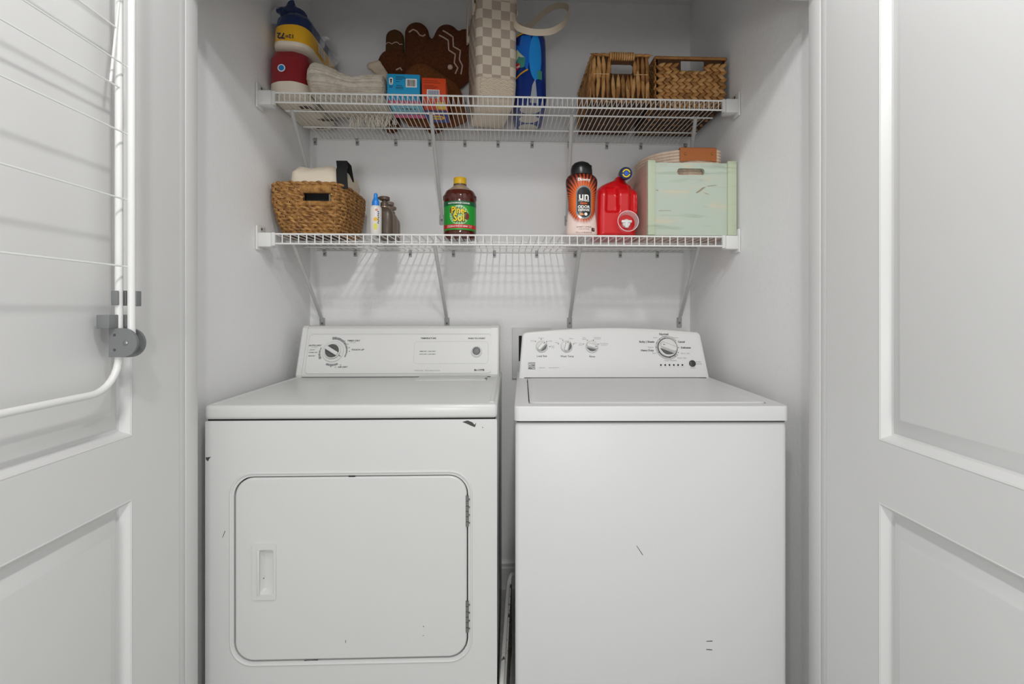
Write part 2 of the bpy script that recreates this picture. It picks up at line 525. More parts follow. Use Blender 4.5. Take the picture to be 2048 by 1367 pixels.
# ------------------------------------------------------------------ wire shelves
def make_shelf(label, ZS, pitch, ry, clip_px, clip_v, tops, feet, footz, lower):
    S = thing('wire_shelf', (0, D, ZS), label, 'shelf', 'white wire closet shelves')
    YF = 1.606; lip = 0.0345
    x0, x1 = XL + 0.052, XR - 0.052
    rw = 0.0019 if lower else 0.0016
    path = [(0, D - 0.006, -0.004), (0, YF + 0.004, -0.004), (0, YF, -0.006), (0, YF, -lip)]
    n = int(round((x1 - x0) / pitch))
    first = None
    for i in range(n + 1):
        x = x0 + (x1 - x0) * i / n
        if first is None:
            first = obj('deck_wire', tube(path, rw, 6), VWIRE, S, world=False)
            first.location = (x, -D, 0)
        else:
            clone(first, S, (x, -D, 0))
    rr = 0.0031
    for (y, z, a, b) in ((YF + 0.0, -0.0038, x0 - 0.012, x1 + 0.012), (YF, -lip, x0 - 0.012, x1 + 0.012),
                         (ry[0], -0.0085, x0 - 0.022, x1 + 0.022), (ry[1], -0.0085, x0 - 0.022, x1 + 0.022), (D - 0.006, -0.0085, x0 - 0.022, x1 + 0.022)):
        obj('rail', tube([(a, y, ZS + z), (b, y, ZS + z)], rr, 8), VWIRE, S)
    for sx, xw in ((1, XL), (-1, XR)):
        m = MB()
        a, b = sorted((xw + sx * 0.006, xw + sx * 0.047))
        m.add(rbox(a, b, YF - 0.012, YF + 0.028, ZS - 0.046, ZS - 0.0005, 0.003, 2))
        a, b = sorted((xw + sx * 0.001, xw + sx * 0.007))
        m.add(rbox(a, b, YF - 0.016, YF + 0.04, ZS - 0.056, ZS + 0.022, 0.0025, 2))
        br = obj('end_bracket', m, PLAST, S)
        c = lathe([(0.0045, 0), (0.0045, 0.001), (0.003, 0.002)], 10)
        obj('screw', MB().add(c, 0, T(xw + sx * 0.007, YF + 0.012, ZS + 0.013) @ RY(sx * PI / 2)), SCREW, br)
        a, b = sorted((xw + sx * 0.045, xw + sx * 0.056))
        obj('end_cap', rbox(a, b, YF - 0.005, YF + 0.006, ZS - 0.042, ZS + 0.001, 0.0015, 1), PLAST, S)
    cf = None
    for u in clip_px:
        p = at(u, clip_v, y=D)
        if cf is None:
            m = MB()
            m.add(rbox(-0.006, 0.006, -0.006, 0, -0.030, -0.002, 0.001, 1)); m.add(tube([(-0.006, -0.006, -0.009), (0.006, -0.006, -0.009)], 0.0055, 8))
            cf = obj('wall_clip', m, CLIPM, S, world=False)
            cf.location = (p.x, 0, 0)
            sc = obj('screw', MB().add(lathe([(0.0042, 0), (0.0042, 0.0015), (0.002, 0.0025)], 10), 0, T(0, -0.006, -0.021) @ RX(PI / 2)), SCREW, cf, world=False)
        else:
            c = clone(cf, S, (p.x, 0, 0))
            clone(sc, c)
    for (tu, tv), (fu, fv) in zip(tops, feet):
        tp = at(tu, tv, y=ry[0]); ft = at(fu, fv, y=D)
        A = Vector((tp.x, ry[0] - 0.004, ZS - 0.014)); B = Vector((ft.x, D - 0.008, footz))
        st = obj('strut', tube([A + Vector((0, 0, 0.006)), A, A.lerp(B, 0.05), A.lerp(B, 0.94), B, B + Vector((0, 0.004, -0.012))],
                               [0.0055, 0.0068, 0.0068, 0.0068, 0.0055, 0.0045], 10), STRUT, S)
        obj('hook', tube([(tp.x - 0.012, ry[0], ZS - 0.0085), (tp.x + 0.012, ry[0], ZS - 0.0085)], 0.0048, 8), VWIRE, st)
        obj('foot_plate', MB().add(prism(rrect(0.021, 0.042, 0.004, 3, 0, 0), 0.004), 0, T(B.x, D - 0.004, B.z - 0.016) @ UP_FRONT), CLIPM, st)
        obj('screw', MB().add(lathe([(0.0042, 0), (0.0042, 0.0015), (0.002, 0.0025)], 10), 0, T(B.x, D - 0.004, B.z - 0.018) @ RX(PI / 2)), SCREW, st)
    return S
ZU, ZLW = 1.849, 1.396
make_shelf('upper white wire shelf carrying paper rolls and woven baskets', ZU, 0.0163, (1.74, 1.89),
           [631, 715, 792, 860, 930, 996, 1064, 1138, 1213, 1281, 1370], 290,
           [(585, 230), (862, 232), (1143, 236), (1390, 240)], [(640, 445), (884, 441), (1134, 449), (1366, 449)], 1.535, False)
make_shelf('lower white wire shelf above the washer and dryer', ZLW, 0.0258, (1.74, 1.89),
           [650, 711, 821, 907, 989, 1073, 1150, 1240, 1314], 506,
           [(587, 487), (869, 488), (1160, 490), (1398, 491)], [(645, 640), (894, 642), (1139, 642), (1358, 642)], 1.112, True)

# ------------------------------------------------------------------ dryer
def machine_root(name, cornerpx, cornerpx2, width, zref, label, cat):
    a = at(*cornerpx, z=zref); b = at(*cornerpx2, z=zref)
    rz = math.atan2(b.y - a.y, b.x - a.x) * 0.55
    mid = (a + b) / 2
    c = Vector((mid.x, mid.y, 0)) + Matrix.Rotation(rz, 3, 'Z') @ Vector((0, 0.34, 0))
    return thing(name, (c.x, c.y, 0), label, cat, rz=rz)

def fm(o, u, v, n):
    o, u, v, n = Vector(o), Vector(u).normalized(), Vector(v).normalized(), Vector(n).normalized()
    return Matrix(((u.x, v.x, n.x, o.x), (u.y, v.y, n.y, o.y), (u.z, v.z, n.z, o.z), (0, 0, 0, 1)))

W = 0.737; H0 = 0.868; HT = 0.908; YF0 = -0.34; YB0 = 0.345
dry = machine_root('dryer', (410, 841), (996, 838.5), W, H0, 'white electric dryer with a square front door beside the washer', 'dryer')
hx = W / 2
# door opening measured on the front
dx0, dx1, dz0, dz1 = -hx + 0.0715, -hx + 0.663, 0.257, 0.727
dcx, dcz, dw, dh = (dx0 + dx1) / 2, (dz0 + dz1) / 2, dx1 - dx0, dz1 - dz0
body = MB()
FT = T(0, YF0, 0) @ UP_FRONT
body.add(plate([rrect(W, H0 - 0.02, 0.003, 2, 0, (H0 + 0.02) / 2), rrect(dw, dh, 0.05, 8, dcx, dcz)], 0.014), 0, FT)
body.add(rbox(-hx, hx, YF0 + 0.0, YB0, 0.02, H0, 0.004, 2)[0:2], 0, T(0, 0.0145, 0))
o = obj('cabinet', body, ENAM, dry, world=False)
obj('door_recess', MB().add(prism(rrect(dw - 0.0005, dh - 0.0005, 0.05, 8, dcx, dcz), 0.0004), 0, T(0, YF0 + 0.0138, 0) @ UP_FRONT), DGAP, dry, world=False)
# raised lip around the opening
obj('door_surround', MB().add(tube([(p[0], YF0 + 0.0004, p[1]) for p in rrect(dw + 0.016, dh + 0.016, 0.056, 8, dcx, dcz)], 0.0035, 8, closed=True, flat=(1, 1)), 0), ENAM, dry, world=False)
foot = None
for sx in (-1, 1):
    for y in (YF0 + 0.05, YB0 - 0.05):
        m = lathe([(0.02, 0), (0.02, 0.012), (0.008, 0.014), (0.008, 0.03)], 12)
        if foot is None:
            foot = obj('levelling_foot', m, BLKP, dry, world=False); foot.location = (sx * (hx - 0.05), y, 0)
        else: clone(foot, dry, (sx * (hx - 0.05), y, 0))
# door with pull handle
hx0, hx1 = at(505, 1140, y=1.255), at(551, 1140, y=1.255)
pxm = W / 587.0
hu0 = -hx + (505 - 410) * pxm; hu1 = -hx + (552 - 410) * pxm
hv1 = dz1 - (1083 - 950) * pxm * 1.015; hv0 = dz1 - (1194 - 950) * pxm * 1.015
hcu, hcv, hw, hh = (hu0 + hu1) / 2, (hv0 + hv1) / 2, hu1 - hu0, hv1 - hv0
gap = 0.0032
dl = rrect(dw - 2 * gap, dh - 2 * gap, 0.047, 8, dcx, dcz)
dl2 = rrect(dw - 2 * gap - 0.008, dh - 2 * gap - 0.008, 0.044, 8, dcx, dcz)
pk = rrect(hw - 0.006, hh - 0.006, 0.003, 3, hcu, hcv)
dm = MB()
dm.add(plate([dl2, pk], 0.0), 0, T(0, YF0 - 0.0015, 0) @ UP_FRONT)
dm.add(loft([[(p[0], p[1], 0.0015) for p in dl2], [(p[0] , p[1], 0.0002) for p in rrect(dw - 2 * gap - 0.002, dh - 2 * gap - 0.002, 0.0465, 8, dcx, dcz)], [(p[0], p[1], -0.0025) for p in dl], [(p[0], p[1], -0.0132) for p in dl]], False, False), 0, T(0, YF0, 0) @ UP_FRONT)
ddoor = obj('dryer_door', dm, ENAM, dry, world=False, smooth=50)
hm = MB()
FH = T(0, YF0 - 0.0015, 0) @ UP_FRONT
iw, ih = hw * 0.62, hh * 0.80
icu = hcu + hw * 0.10; icv = hcv - hh * 0.005
outer_ = rrect(hw, hh, 0.005, 4, hcu, hcv); inner = rrect(iw, ih, 0.006, 4, icu, icv)
hm.add(plate([outer_, inner], 0.0035, 0.0035), 0, FH)
inner2 = rrect(iw * 0.86, ih * 0.93, 0.005, 4, icu + iw * 0.02, icv)
hm.add(loft([[(p[0], p[1], 0.0035) for p in inner], [(p[0], p[1], -0.006) for p in inner2], [(p[0], p[1], -0.011) for p in rrect(iw * 0.62, ih * 0.88, 0.004, 4, icu + iw * 0.06, icv)]], False, True), 0, FH)
obj('pull_handle', MB().add((hm.v, [list(q) for q in hm.f])), ENAM, ddoor, world=False, smooth=30)
obj('handle_grip', MB().add(rbox(icu - iw / 2 - 0.004, icu - iw / 2 + 0.002, YF0 - 0.0085, YF0 - 0.004, icv - ih / 2, icv + ih / 2, 0.0015, 2)), ENAM, ddoor, world=False)
obj('latch_catch', MB().add(rbox(dcx - 0.008, dcx + 0.008, YF0 - 0.001, YF0 + 0.005, dz1 - 0.0032, dz1 + 0.0002, 0.0004, 1)), BLKP, ddoor, world=False)
for (va, vb) in ((992, 1055), (1205, 1269)):
    z1 = dz1 - (va - 950) * pxm * 1.01; z0 = dz1 - (vb - 950) * pxm * 1.01
    hg = MB(); k = 6
    for i in range(k):
        a = z0 + (z1 - z0) * i / k + 0.0006; b = z0 + (z1 - z0) * (i + 1) / k - 0.0006
        hg.add(tube([(dx1 - 0.002, YF0 - 0.001, a), (dx1 - 0.002, YF0 - 0.001, b)], 0.0042, 10))
    h_ = obj('door_hinge', hg, STEEL, dry, world=False)
    sc = MB()
    for i in range(4): sc.add(lathe([(0.002, 0), (0.002, 0.001)], 8), 0, T(dx1 + 0.003, YF0 - 0.0015, z0 + (z1 - z0) * (0.12 + 0.25 * i)) @ RX(PI / 2))
    obj('hinge_screws', sc, SCREW, h_, world=False)
# top with rolled front edge
tp = MB(); tp.add(rbox(-hx - 0.001, hx + 0.001, YF0 - 0.004, YB0, H0 + 0.0035, HT, 0.009, 4))
obj('top_panel', tp, ENAM, dry, world=False, smooth=50)
rim = MB()
rl = [(-hx + 0.02, YF0 + 0.05), (hx - 0.02, YF0 + 0.05)]
obj('seam_shadow', rbox(-hx + 0.004, hx - 0.004, YF0 + 0.004, YB0, H0 - 0.001, H0 + 0.005, 0.001, 1), DGAP, dry, world=False)
ridge = loft([[(x0_, YF0 + 0.02, HT - 0.0005), (x0_ + 0.004, YF0 + 0.02, HT + 0.0022), (x0_ + 0.012, YF0 + 0.02, HT + 0.0022), (x0_ + 0.016, YF0 + 0.02, HT - 0.0005)] for x0_ in (0,)] +
             [[(0.0, 0.16, HT - 0.0005), (0.004, 0.16, HT + 0.0022), (0.012, 0.16, HT + 0.0022), (0.016, 0.16, HT - 0.0005)]])
for sx in (-1, 1):
    obj('top_ridge', MB().add(ridge, 0, T(-hx + 0.006 if sx < 0 else hx - 0.022, 0, 0)), ENAM, dry, world=False)
lx0, lx1 = -hx + (838 - 598) / 392 * W * 0.99, -hx + (970 - 596) / 394 * W * 0.985
lint = obj('lint_screen_lid', rbox(lx0, lx1, 0.075, 0.158, HT - 0.001, HT + 0.0035, 0.0015, 2), ENAM, dry, world=False)
obj('lid_tab', rbox(lx1 - 0.006, lx1 + 0.001, 0.085, 0.112, HT + 0.001, HT + 0.0045, 0.0005, 1), GREYK, lint, world=False)
# console
cb, ct = 0.168, 0.230         # y at bottom and top of the sloping face
ch0, ch1 = HT - 0.0005, 1.088
cw = 0.724
prof = [(cb, ch0), (cb - 0.002, ch0 + 0.010), (ct - 0.006, ch1 - 0.008), (ct + 0.004, ch1), (0.315, ch1), (0.34, ch1 - 0.03), (0.345, ch0)]
cons = MB()
cons.add(loft([[(x, y, z) for y, z in prof] for x in (-cw / 2 + 0.022, cw / 2 - 0.03)]))
consol = obj('control_console', cons, PLAST, dry, world=False, smooth=25)
for a, b in ((-cw / 2, -cw / 2 + 0.0218), (cw / 2 - 0.0298, cw / 2)):
    e = [(y - 0.0025 if i < 3 else y, z + (0.002 if 2 <= i <= 4 else 0)) for i, (y, z) in enumerate(prof)]
    e2 = [(y + (0.004 if i < 3 else 0), z - (0.003 if 2 <= i <= 4 else 0)) for i, (y, z) in enumerate(e)]
    left = a < 0
    xs = [(a, e2), (a + 0.005, e), (b, e)] if left else [(a, e), (b - 0.005, e), (b, e2)]
    obj('console_end_cap', loft([[(x, y, z) for y, z in pp] for x, pp in xs]), PLAST, dry, world=False, smooth=25)
obj('console_gap', rbox(-cw / 2 + 0.01, cw / 2 - 0.004, cb - 0.001, 0.33, HT - 0.002, HT + 0.0018, 0.0005, 1), DGAP, dry, world=False)
fv = Vector((0, (ct - 0.006) - (cb - 0.002), (ch1 - 0.008) - (ch0 + 0.010)))
FL = fv.length + 0.018
FM = fm((-cw / 2, cb - 0.002, ch0 + 0.010), (1, 0, 0), fv, Vector((1, 0, 0)).cross(fv)) @ T(0, -0.010, 0)
def duv(px, py):
    v = (580 - py) / 475; l = 80 + 80 * v
    return (px - l) / (1950 - l) * cw, v * FL
MPX = cw / 1830.0
# face plate
u0, v0 = duv(170, 545); u1, v1 = duv(1876, 182)
fp = MB(); fp.add(prism(rrect(u1 - u0, v1 - v0, 0.012, 4, (u0 + u1) / 2, (v0 + v1) / 2), 0.001, 0.0012), 0, FM)
facep = obj('face_plate', fp, PLATE, consol, world=False, smooth=30)
ln = MB()
ln.add(line_loop(rrect(u1 - u0 + 0.002, v1 - v0 + 0.002, 0.013, 4, (u0 + u1) / 2, (v0 + v1) / 2), 0.0007), 0, FM @ T(0, 0, 0.001))
a0, b0 = duv(1160, 458); a1, b1 = duv(1850, 252)
ln.add(line_loop(rrect(a1 - a0, b1 - b0, 0.012, 5, (a0 + a1) / 2, (b0 + b1) / 2), 0.0008), 0, FM @ T(0, 0, 0.0012))
obj('outline_print', ln, INKL, facep, world=False, smooth=0)
# dial
ku, kv = duv(432, 345)
KM = FM @ T(ku, kv, 0.0012)
dk = obj('timer_dial', MB().add(lathe([(0.0385, 0), (0.0385, 0.004), (0.037, 0.006), (0.030, 0.0065)], 40), 0, KM), PLAST, consol, world=False)
kk = MB().add(lathe([(0.0265, 0.006), (0.026, 0.013), (0.0245, 0.0145)], 36), 0, KM)
obj('knob_disc', kk, GREYK, dk, world=False)
obj('knob_rim', MB().add(wrap(tube([(0.0262 * math.cos(2 * PI * i / 36), 0.0262 * math.sin(2 * PI * i / 36), 0.0125) for i in range(36)], 0.0022, 8, closed=True), lambda x, y, z: (x, y, z)), 0, KM), PLAST, dk, world=False)
obj('knob_grip', MB().add(rbox(-0.0262, 0.0262, -0.0068, 0.0068, 0.006, 0.026, 0.003, 3), 0, KM @ RZ(math.radians(-31))), PLAST, dk, world=False)
obj('dial_mark', MB().add(flat([(-0.004, -0.0011), (0.004, -0.0011), (0.004, 0.0011), (-0.004, 0.0011)], 0.0068), 0, KM @ T(0.027, -0.0165, 0) @ RZ(math.radians(-38))), INK, dk, world=False)
def seg_(vf): obj('dial_segment', MB().add(vf, 0, TM), INKG, facep, world=False, smooth=0)
TM = FM @ T(0, 0, 0.0013)
for a_, b_ in ((160, 173), (174.5, 186), (187.5, 199), (200.5, 212)):
    wd = (a_ - 150) / 60
    seg_(arc_band(0.0455, 0.0475 + 0.008 * wd, a_, b_, 6, ku, kv))
for i in range(7):
    a_ = 100 - i * 18; w_ = 0.010 * (1 - 0.09 * i)
    seg_(arc_band(0.0455, 0.0455 + w_, a_ - 17, a_, 6, ku, kv))
for i in range(3):
    a_ = 246 + i * 17
    seg_(arc_band(0.0455, 0.053, a_, a_ + 16, 6, ku, kv))
tx = MB()
def dtx(s, px, py, hpx, **k):
    u, v = duv(px, py); text_at(tx, s, u, v, hpx * MPX * 1.35, **k)
    return
def batch(mb, name, m, parent, M):
    pcs = mb.pieces + [(len(mb.v), len(mb.f))]
    for (v0, f0), (v1, f1) in zip(pcs[:-1], pcs[1:]):
        g = MB(); g.add((mb.v[v0:v1], [[i - v0 for i in q] for q in mb.f[f0:f1]]), 0, M)
        obj(name, g, m, parent, world=False, smooth=0, kind='stuff')
dtx('AUTO DRY', 268, 287, 15, bold=.02, shear=.25, sx=1.12)
dtx('TIMED DRY', 617, 243, 15, bold=.02, shear=.25, sx=1.12)
dtx('TOUCH UP', 652, 328, 15, bold=.02, shear=.25, sx=1.12)
dtx('AIR DRY', 514, 487, 15, bold=.02, shear=.25, sx=1.12)
dtx('TEMPERATURE', 1300, 221, 14, bold=.03, sx=1.15)
dtx('PUSH TO START', 1743, 223, 14, bold=.03, sx=1.15)
dtx('TIMED DRY - HIGH HEAT', 1291, 344, 9, bold=.02, shear=.2, sx=1.1)
dtx('AUTO DRY - LOW HEAT', 1290, 371, 9, bold=.02, shear=.2, sx=1.1)
dtx('LESS DRY', 243, 328, 9, bold=.01, shear=.2)
dtx('NORMAL DRY', 249, 352, 9, bold=.02, shear=.2)
dtx('MORE DRY', 237, 384, 9, bold=.02, shear=.2)
for s_, x_, y_ in (('80', 459, 222), ('70', 501, 228), ('60', 538, 246), ('50', 565, 275), ('40', 577, 308), ('30', 578, 342), ('20', 497, 468), ('30', 407, 482), ('10', 449, 488)):
    dtx(s_, x_, y_, 9, bold=.02)
batch(tx, 'lettering', INK, facep, TM)
tx = MB()
dtx('LOW HEAT', 262, 302, 8, shear=.2); dtx('HIGH HEAT', 612, 260, 8, shear=.2)
dtx('Heavy Duty', 1213, 520, 12); dtx('Extra Large Capacity', 1337, 520, 12)
batch(tx, 'lettering', INKG, facep, TM)
lu, lv = duv(1767, 517)
lg = obj('brand_plate', MB().add(flat([(-0.018, -0.0035), (0.018, -0.0035), (0.018, 0.0036), (0.010, 0.0030), (-0.008, 0.0012), (-0.018, 0.0036)], 0.0), 0, TM @ T(lu, lv, 0.0003)), BLKP, facep, world=False, smooth=0)
tx = MB(); text_at(tx, 'Kenmore', lu + 0.001, lv - 0.0008, 0.0062, w=0.0006, bold=.02)
batch(tx, 'lettering', PLAST, lg, TM)
bu, bv = duv(1742, 350)
bt = obj('start_button', MB().add(lathe([(0.020, 0), (0.020, 0.004), (0.017, 0.007), (0.0145, 0.0075)], 32), 0, FM @ T(bu, bv, 0.0012)), PLAST, consol, world=False)
obj('button_cap', MB().add(lathe([(0.0143, 0.003), (0.0143, 0.0105), (0.012, 0.0125), (0.006, 0.0135)], 28), 0, FM @ T(bu, bv + 0.0012, 0.0012)), BTN, bt, world=False)
# chips and scratches in the enamel
def chip(pts, y, parent, depth=0.0004):
    obj('paint_chip', MB().add(flat(pts, depth), 0, T(0, y, 0) @ UP_FRONT), CHIP, parent, world=False, smooth=0)
def fpx(u, v): return (-hx + (u - 410) * pxm, H0 - (v - 841) * pxm * 1.0)
for pl_ in ([(926, 846), (937, 843), (947, 847), (951, 852), (955, 848), (952, 857), (944, 854), (938, 851)],
            [(411, 914), (422, 913), (418, 917), (416, 922), (412, 919)],
            [(967, 856), (969, 858), (967, 859)],
            [(444, 1076), (449, 1062), (450, 1063), (445, 1076)],
            [(606, 1326), (636, 1325), (634, 1327), (620, 1326.5), (608, 1327.5)]):
    chip([fpx(*p) for p in reversed(pl_)], YF0 + (0.0004 if pl_[0][1] < 1300 else -0.0002) - 0.0002, dry)
for pl_ in ([(846, 1261), (849, 1261), (848, 1263)], [(690, 1286), (691, 1286), (691, 1292), (690, 1292)], [(846, 1280), (849, 1279), (847, 1281)], [(525, 1158), (529, 1157), (527, 1160)]):
    chip([fpx(*p) for p in reversed(pl_)], YF0 - 0.0016, dry)

# ------------------------------------------------------------------ washer
WW = 0.686; hx = WW / 2
wsh = machine_root('washer', (1036, 841.5), (1574, 844.5), WW, H0, 'white top-loading washer with four dials beside the dryer', 'washer')
obj('cabinet', rbox(-hx, hx, YF0, YB0, 0.02, H0, 0.012, 4), ENAMW, wsh, world=False, smooth=50)
foot = None
for sx in (-1, 1):
    for y in (YF0 + 0.05, YB0 - 0.05):
        if foot is None:
            foot = obj('levelling_foot', lathe([(0.02, 0), (0.02, 0.012), (0.008, 0.014), (0.008, 0.03)], 12), BLKP, wsh, world=False); foot.location = (sx * (hx - 0.05), y, 0)
        else: clone(foot, wsh, (sx * (hx - 0.05), y, 0))
obj('seam_shadow', rbox(-hx + 0.004, hx - 0.004, YF0 + 0.004, YB0, H0 - 0.001, H0 + 0.005, 0.001, 1), DGAP, wsh, world=False)
# top deck with a recess for the lid
LX0, LX1, LY0, LY1 = -hx + 0.034, hx - 0.034, YF0 + 0.028, 0.145
tm = MB()
tm.add(plate([rrect(WW, YB0 - YF0 + 0.004, 0.012, 4, 0, (YB0 + YF0 - 0.004) / 2), rrect(LX1 - LX0, LY1 - LY0, 0.018, 5, (LX0 + LX1) / 2, (LY0 + LY1) / 2)], 0.006, HT))
tm.add(loft([[(p[0], p[1], z) for p in rrect(WW + d * 2, YB0 - YF0 + 0.004 + d * 2, 0.014, 4, 0, (YB0 + YF0 - 0.004) / 2)] for d, z in ((0, HT), (0.0012, HT - 0.001), (0.0022, HT - 0.004), (0.0022, H0 + 0.0035))], False, False))
tm.add(prism(rrect(LX1 - LX0 + 0.006, LY1 - LY0 + 0.006, 0.018, 5, (LX0 + LX1) / 2, (LY0 + LY1) / 2), 0.004, HT - 0.012))
obj('top_panel', tm, ENAMW, wsh, world=False, smooth=45)
g = 0.0030
lm = MB()
LC = ((LX0 + LX1) / 2, (LY0 + LY1) / 2)
lw_, lh_ = LX1 - LX0 - 2 * g, LY1 - LY0 - 2 * g
lm.add(loft([[(p[0], p[1], z) for p in rrect(lw_ - 2 * d, lh_ - 2 * d, 0.016, 5, *LC)] for d, z in ((0, HT - 0.0115), (0, HT + 0.0005), (0.003, HT + 0.003), (0.010, HT + 0.0035), (0.016, HT + 0.0028), (0.022, HT + 0.0018))], True, True))
lidw = obj('lid', lm, ENAMW, wsh, world=False, smooth=45)
obj('lid_gap', prism(rrect(0.006, LY1 - LY0 - 0.06, 0.002, 2, LX0 + 0.0045, LC[1]), 0.0003, HT + 0.0002), DGAP, wsh, world=False)
# console: arched back panel
cw = 0.676; fh = 0.186
cy0, cy1, cz0 = 0.160, 0.218, HT - 0.0005
ol = [(0, 0), (cw, 0)]
def arcpts(cx, cy, r, a0, a1, n=6): return [(cx + r * math.cos(math.radians(a0 + (a1 - a0) * i / n)), cy + r * math.sin(math.radians(a0 + (a1 - a0) * i / n))) for i in range(n + 1)]
ol += arcpts(cw - 0.016 - 0.014, 0.168 - 0.014, 0.016, 5, 80)
for i in range(1, 12):
    t = i / 12; ol.append((cw - 0.032 - (cw - 0.06) * t, 0.170 + 0.017 * math.sin(PI * t) ** 0.9))
ol += arcpts(0.012 + 0.016, 0.168 - 0.014, 0.016, 100, 175)
fv = Vector((0, cy1 - cy0, math.sqrt(max(1e-6, fh ** 2 - (cy1 - cy0) ** 2))))
WM = fm((-cw / 2, cy0, cz0), (1, 0, 0), fv, Vector((1, 0, 0)).cross(fv))
def sc_(pts, d):
    cx = cw / 2; cy = 0.09
    return [(cx + (p[0] - cx) * (1 - d / (cw / 2)), p[1] if p[1] < 1e-6 else cy + (p[1] - cy) * (1 - d / 0.09)) for p in pts]
cm = MB()
cm.add(loft([[(p[0], p[1], w) for p in sc_(ol, d)] for d, w in ((0, -0.11), (0, -0.006), (0.0012, -0.002), (0.004, 0.0), (0.007, 0.0))], True, True), 0, WM)
wcon = obj('control_console', cm, PLAST, wsh, world=False, smooth=40)
wface = obj('face_plate', MB().add(prism(sc_(ol, 0.0125), 0.001, 0.0010), 0, WM), PLATE2, wcon, world=False, smooth=30)
obj('console_gap', rbox(-cw / 2 + 0.02, cw / 2 - 0.012, cy0 - 0.0015, 0.30, HT - 0.001, HT + 0.0022, 0.0005, 1), DGAP, wsh, world=False)
def wuv(px, py): return (px - 140) / 1700 * cw, (580 - py) / 475 * fh
WP = cw / 1700
WT = WM @ T(0, 0, 0.0011)
def knob(px, py, r, ang, name, ring=None, big=False):
    u, v = wuv(px, py); K = WM @ T(u, v, 0.001)
    k = obj(name, MB().add(lathe([(r, 0), (r, 0.004), (r * 0.94, 0.007), (r * 0.80, 0.0085)], 36), 0, K), PLAST, wcon, world=False)
    L = r * 0.92
    K2 = K @ RZ(math.radians(ang))
    obj('grip', MB().add(loft([[(x, y, z) for x, y in rrect(2 * L * s, r * 0.72 * s2, r * 0.3, 4)] for s, s2, z in ((1, 1, 0.006), (0.97, 0.85, 0.017), (0.9, 0.6, 0.020))]), 0, K2), PLAST, k, world=False)
    n = 12; sh = [(-L * 0.88 + 1.76 * L * i / n, -r * 0.40 - r * 0.42 * math.sin(PI * i / n)) for i in range(n + 1)]
    obj('grip_recess', MB().add(flat(list(reversed(sh)) if False else sh, 0.0089), 0, K2), GREYK, k, world=False, smooth=0)
    obj('pointer', MB().add(flat([(L * 0.62 * (1 if ang > -45 and not big else -1) - 0.003, -0.0012), (L * 0.62 * (1 if ang > -45 and not big else -1) + 0.003, -0.0012), (L * 0.62 * (1 if ang > -45 and not big else -1) + 0.003, 0.0012), (L * 0.62 * (1 if ang > -45 and not big else -1) - 0.003, 0.0012)], 0.0204), 0, K2), INK, k, world=False, smooth=0)
    return k
knob(350, 288, 0.0215, 48, 'load_size_dial'); knob(575, 288, 0.0215, 75, 'wash_temperature_dial'); knob(803, 290, 0.0225, -14, 'rinse_dial')
bu, bv = wuv(1490, 298)
obj('dial_ring', MB().add(arc_band(0.036, 0.044, 35, 325, 50, bu, bv, 0.0), 0, WT), INKL, wface, world=False, smooth=0)
obj('dial_gap', MB().add(arc_band(0.032, 0.0362, 0, 360, 40, bu, bv, 0.0003), 0, WT), INK, wface, world=False, smooth=0)
knob(1490, 298, 0.0335, -22, 'cycle_dial', big=True)
tx = MB()
def wtx(s, px, py, hpx, **k):
    u, v = wuv(px, py); text_at(tx, s, u, v, hpx * WP * 1.35, w=0.0003, **k)
wtx('Normal', 1467, 170, 20, bold=.03); wtx('Bulky | Sheets', 1306, 243, 18, bold=.03); wtx('Casual', 1620, 243, 18, bold=.03)
wtx('Delicates', 1655, 299, 18, bold=.03); wtx('Heavy Duty', 1303, 324, 18, bold=.03)
wtx('Load Size', 350, 377, 18, bold=.01); wtx('Wash Temp', 577, 379, 18, bold=.01); wtx('Rinse', 803, 381, 18, bold=.01)
dots = MB()
def wdot(px, py, r):
    u, v = wuv(px, py); dots.add(flat(circ(r, 10, u, v), 0.0003), 0, WT)
for p in ((345, 218), (293, 238), (396, 240), (422, 288), (501, 262), (541, 226), (640, 263), (727, 264), (765, 227), (820, 227), (864, 265),
          (1473, 206), (1425, 217), (1525, 217), (1395, 251), (1568, 251), (1387, 295), (1590, 298), (1407, 342), (1582, 344), (1550, 378), (1502, 391)): wdot(*p, 0.0017)
batch(tx, 'lettering', INK, wface, WT)
obj('dial_marks', dots, INK, wface, world=False, smooth=0, kind='stuff')
tx = MB()
wtx('Regular', 1470, 187, 12); wtx('Super', 1388, 202, 13); wtx('Express', 1566, 203, 13); wtx('Regular', 1337, 295, 13); wtx('Super', 1366, 349, 13)
wtx('Rinse | Spin', 1647, 352, 13); wtx('Drain | Spin', 1612, 395, 13); wtx('Clean Washer', 1504, 418, 15)
wtx('Medium', 345, 206, 11); wtx('Small', 266, 233, 11); wtx('Large', 427, 234, 11); wtx('Super', 448, 283, 11); wtx('Large', 450, 298, 9)
wtx('Cold', 486, 250, 11); wtx('Cool', 522, 212, 11); wtx('Warm', 619, 212, 11); wtx('Hot', 656, 253, 11)
wtx('One', 702, 258, 11); wtx('Rinse', 702, 272, 11); wtx('Two', 738, 203, 11); wtx('Rinses', 738, 217, 11); wtx('One Rinse', 858, 203, 12); wtx('w/ Softener', 858, 216, 9); wtx('Two Rinses', 914, 259, 12); wtx('w/ Softener', 914, 273, 9)
wtx('START', 1756, 433, 13); wtx('PAUSE', 1758, 451, 13); wtx('CANCEL', 1701, 488, 9)
for i, s_ in enumerate(('SENSING', 'FILLING', 'WASH', 'RINSE', 'SPIN', 'LID LOCKED')): wtx(s_, 1415 + i * 38.6, 477, 5)
wtx('SERIES 300', 350, 485, 9); wtx('HIGH EFFICIENCY', 458, 485, 9)
batch(tx, 'lettering', INKG, wface, WT)
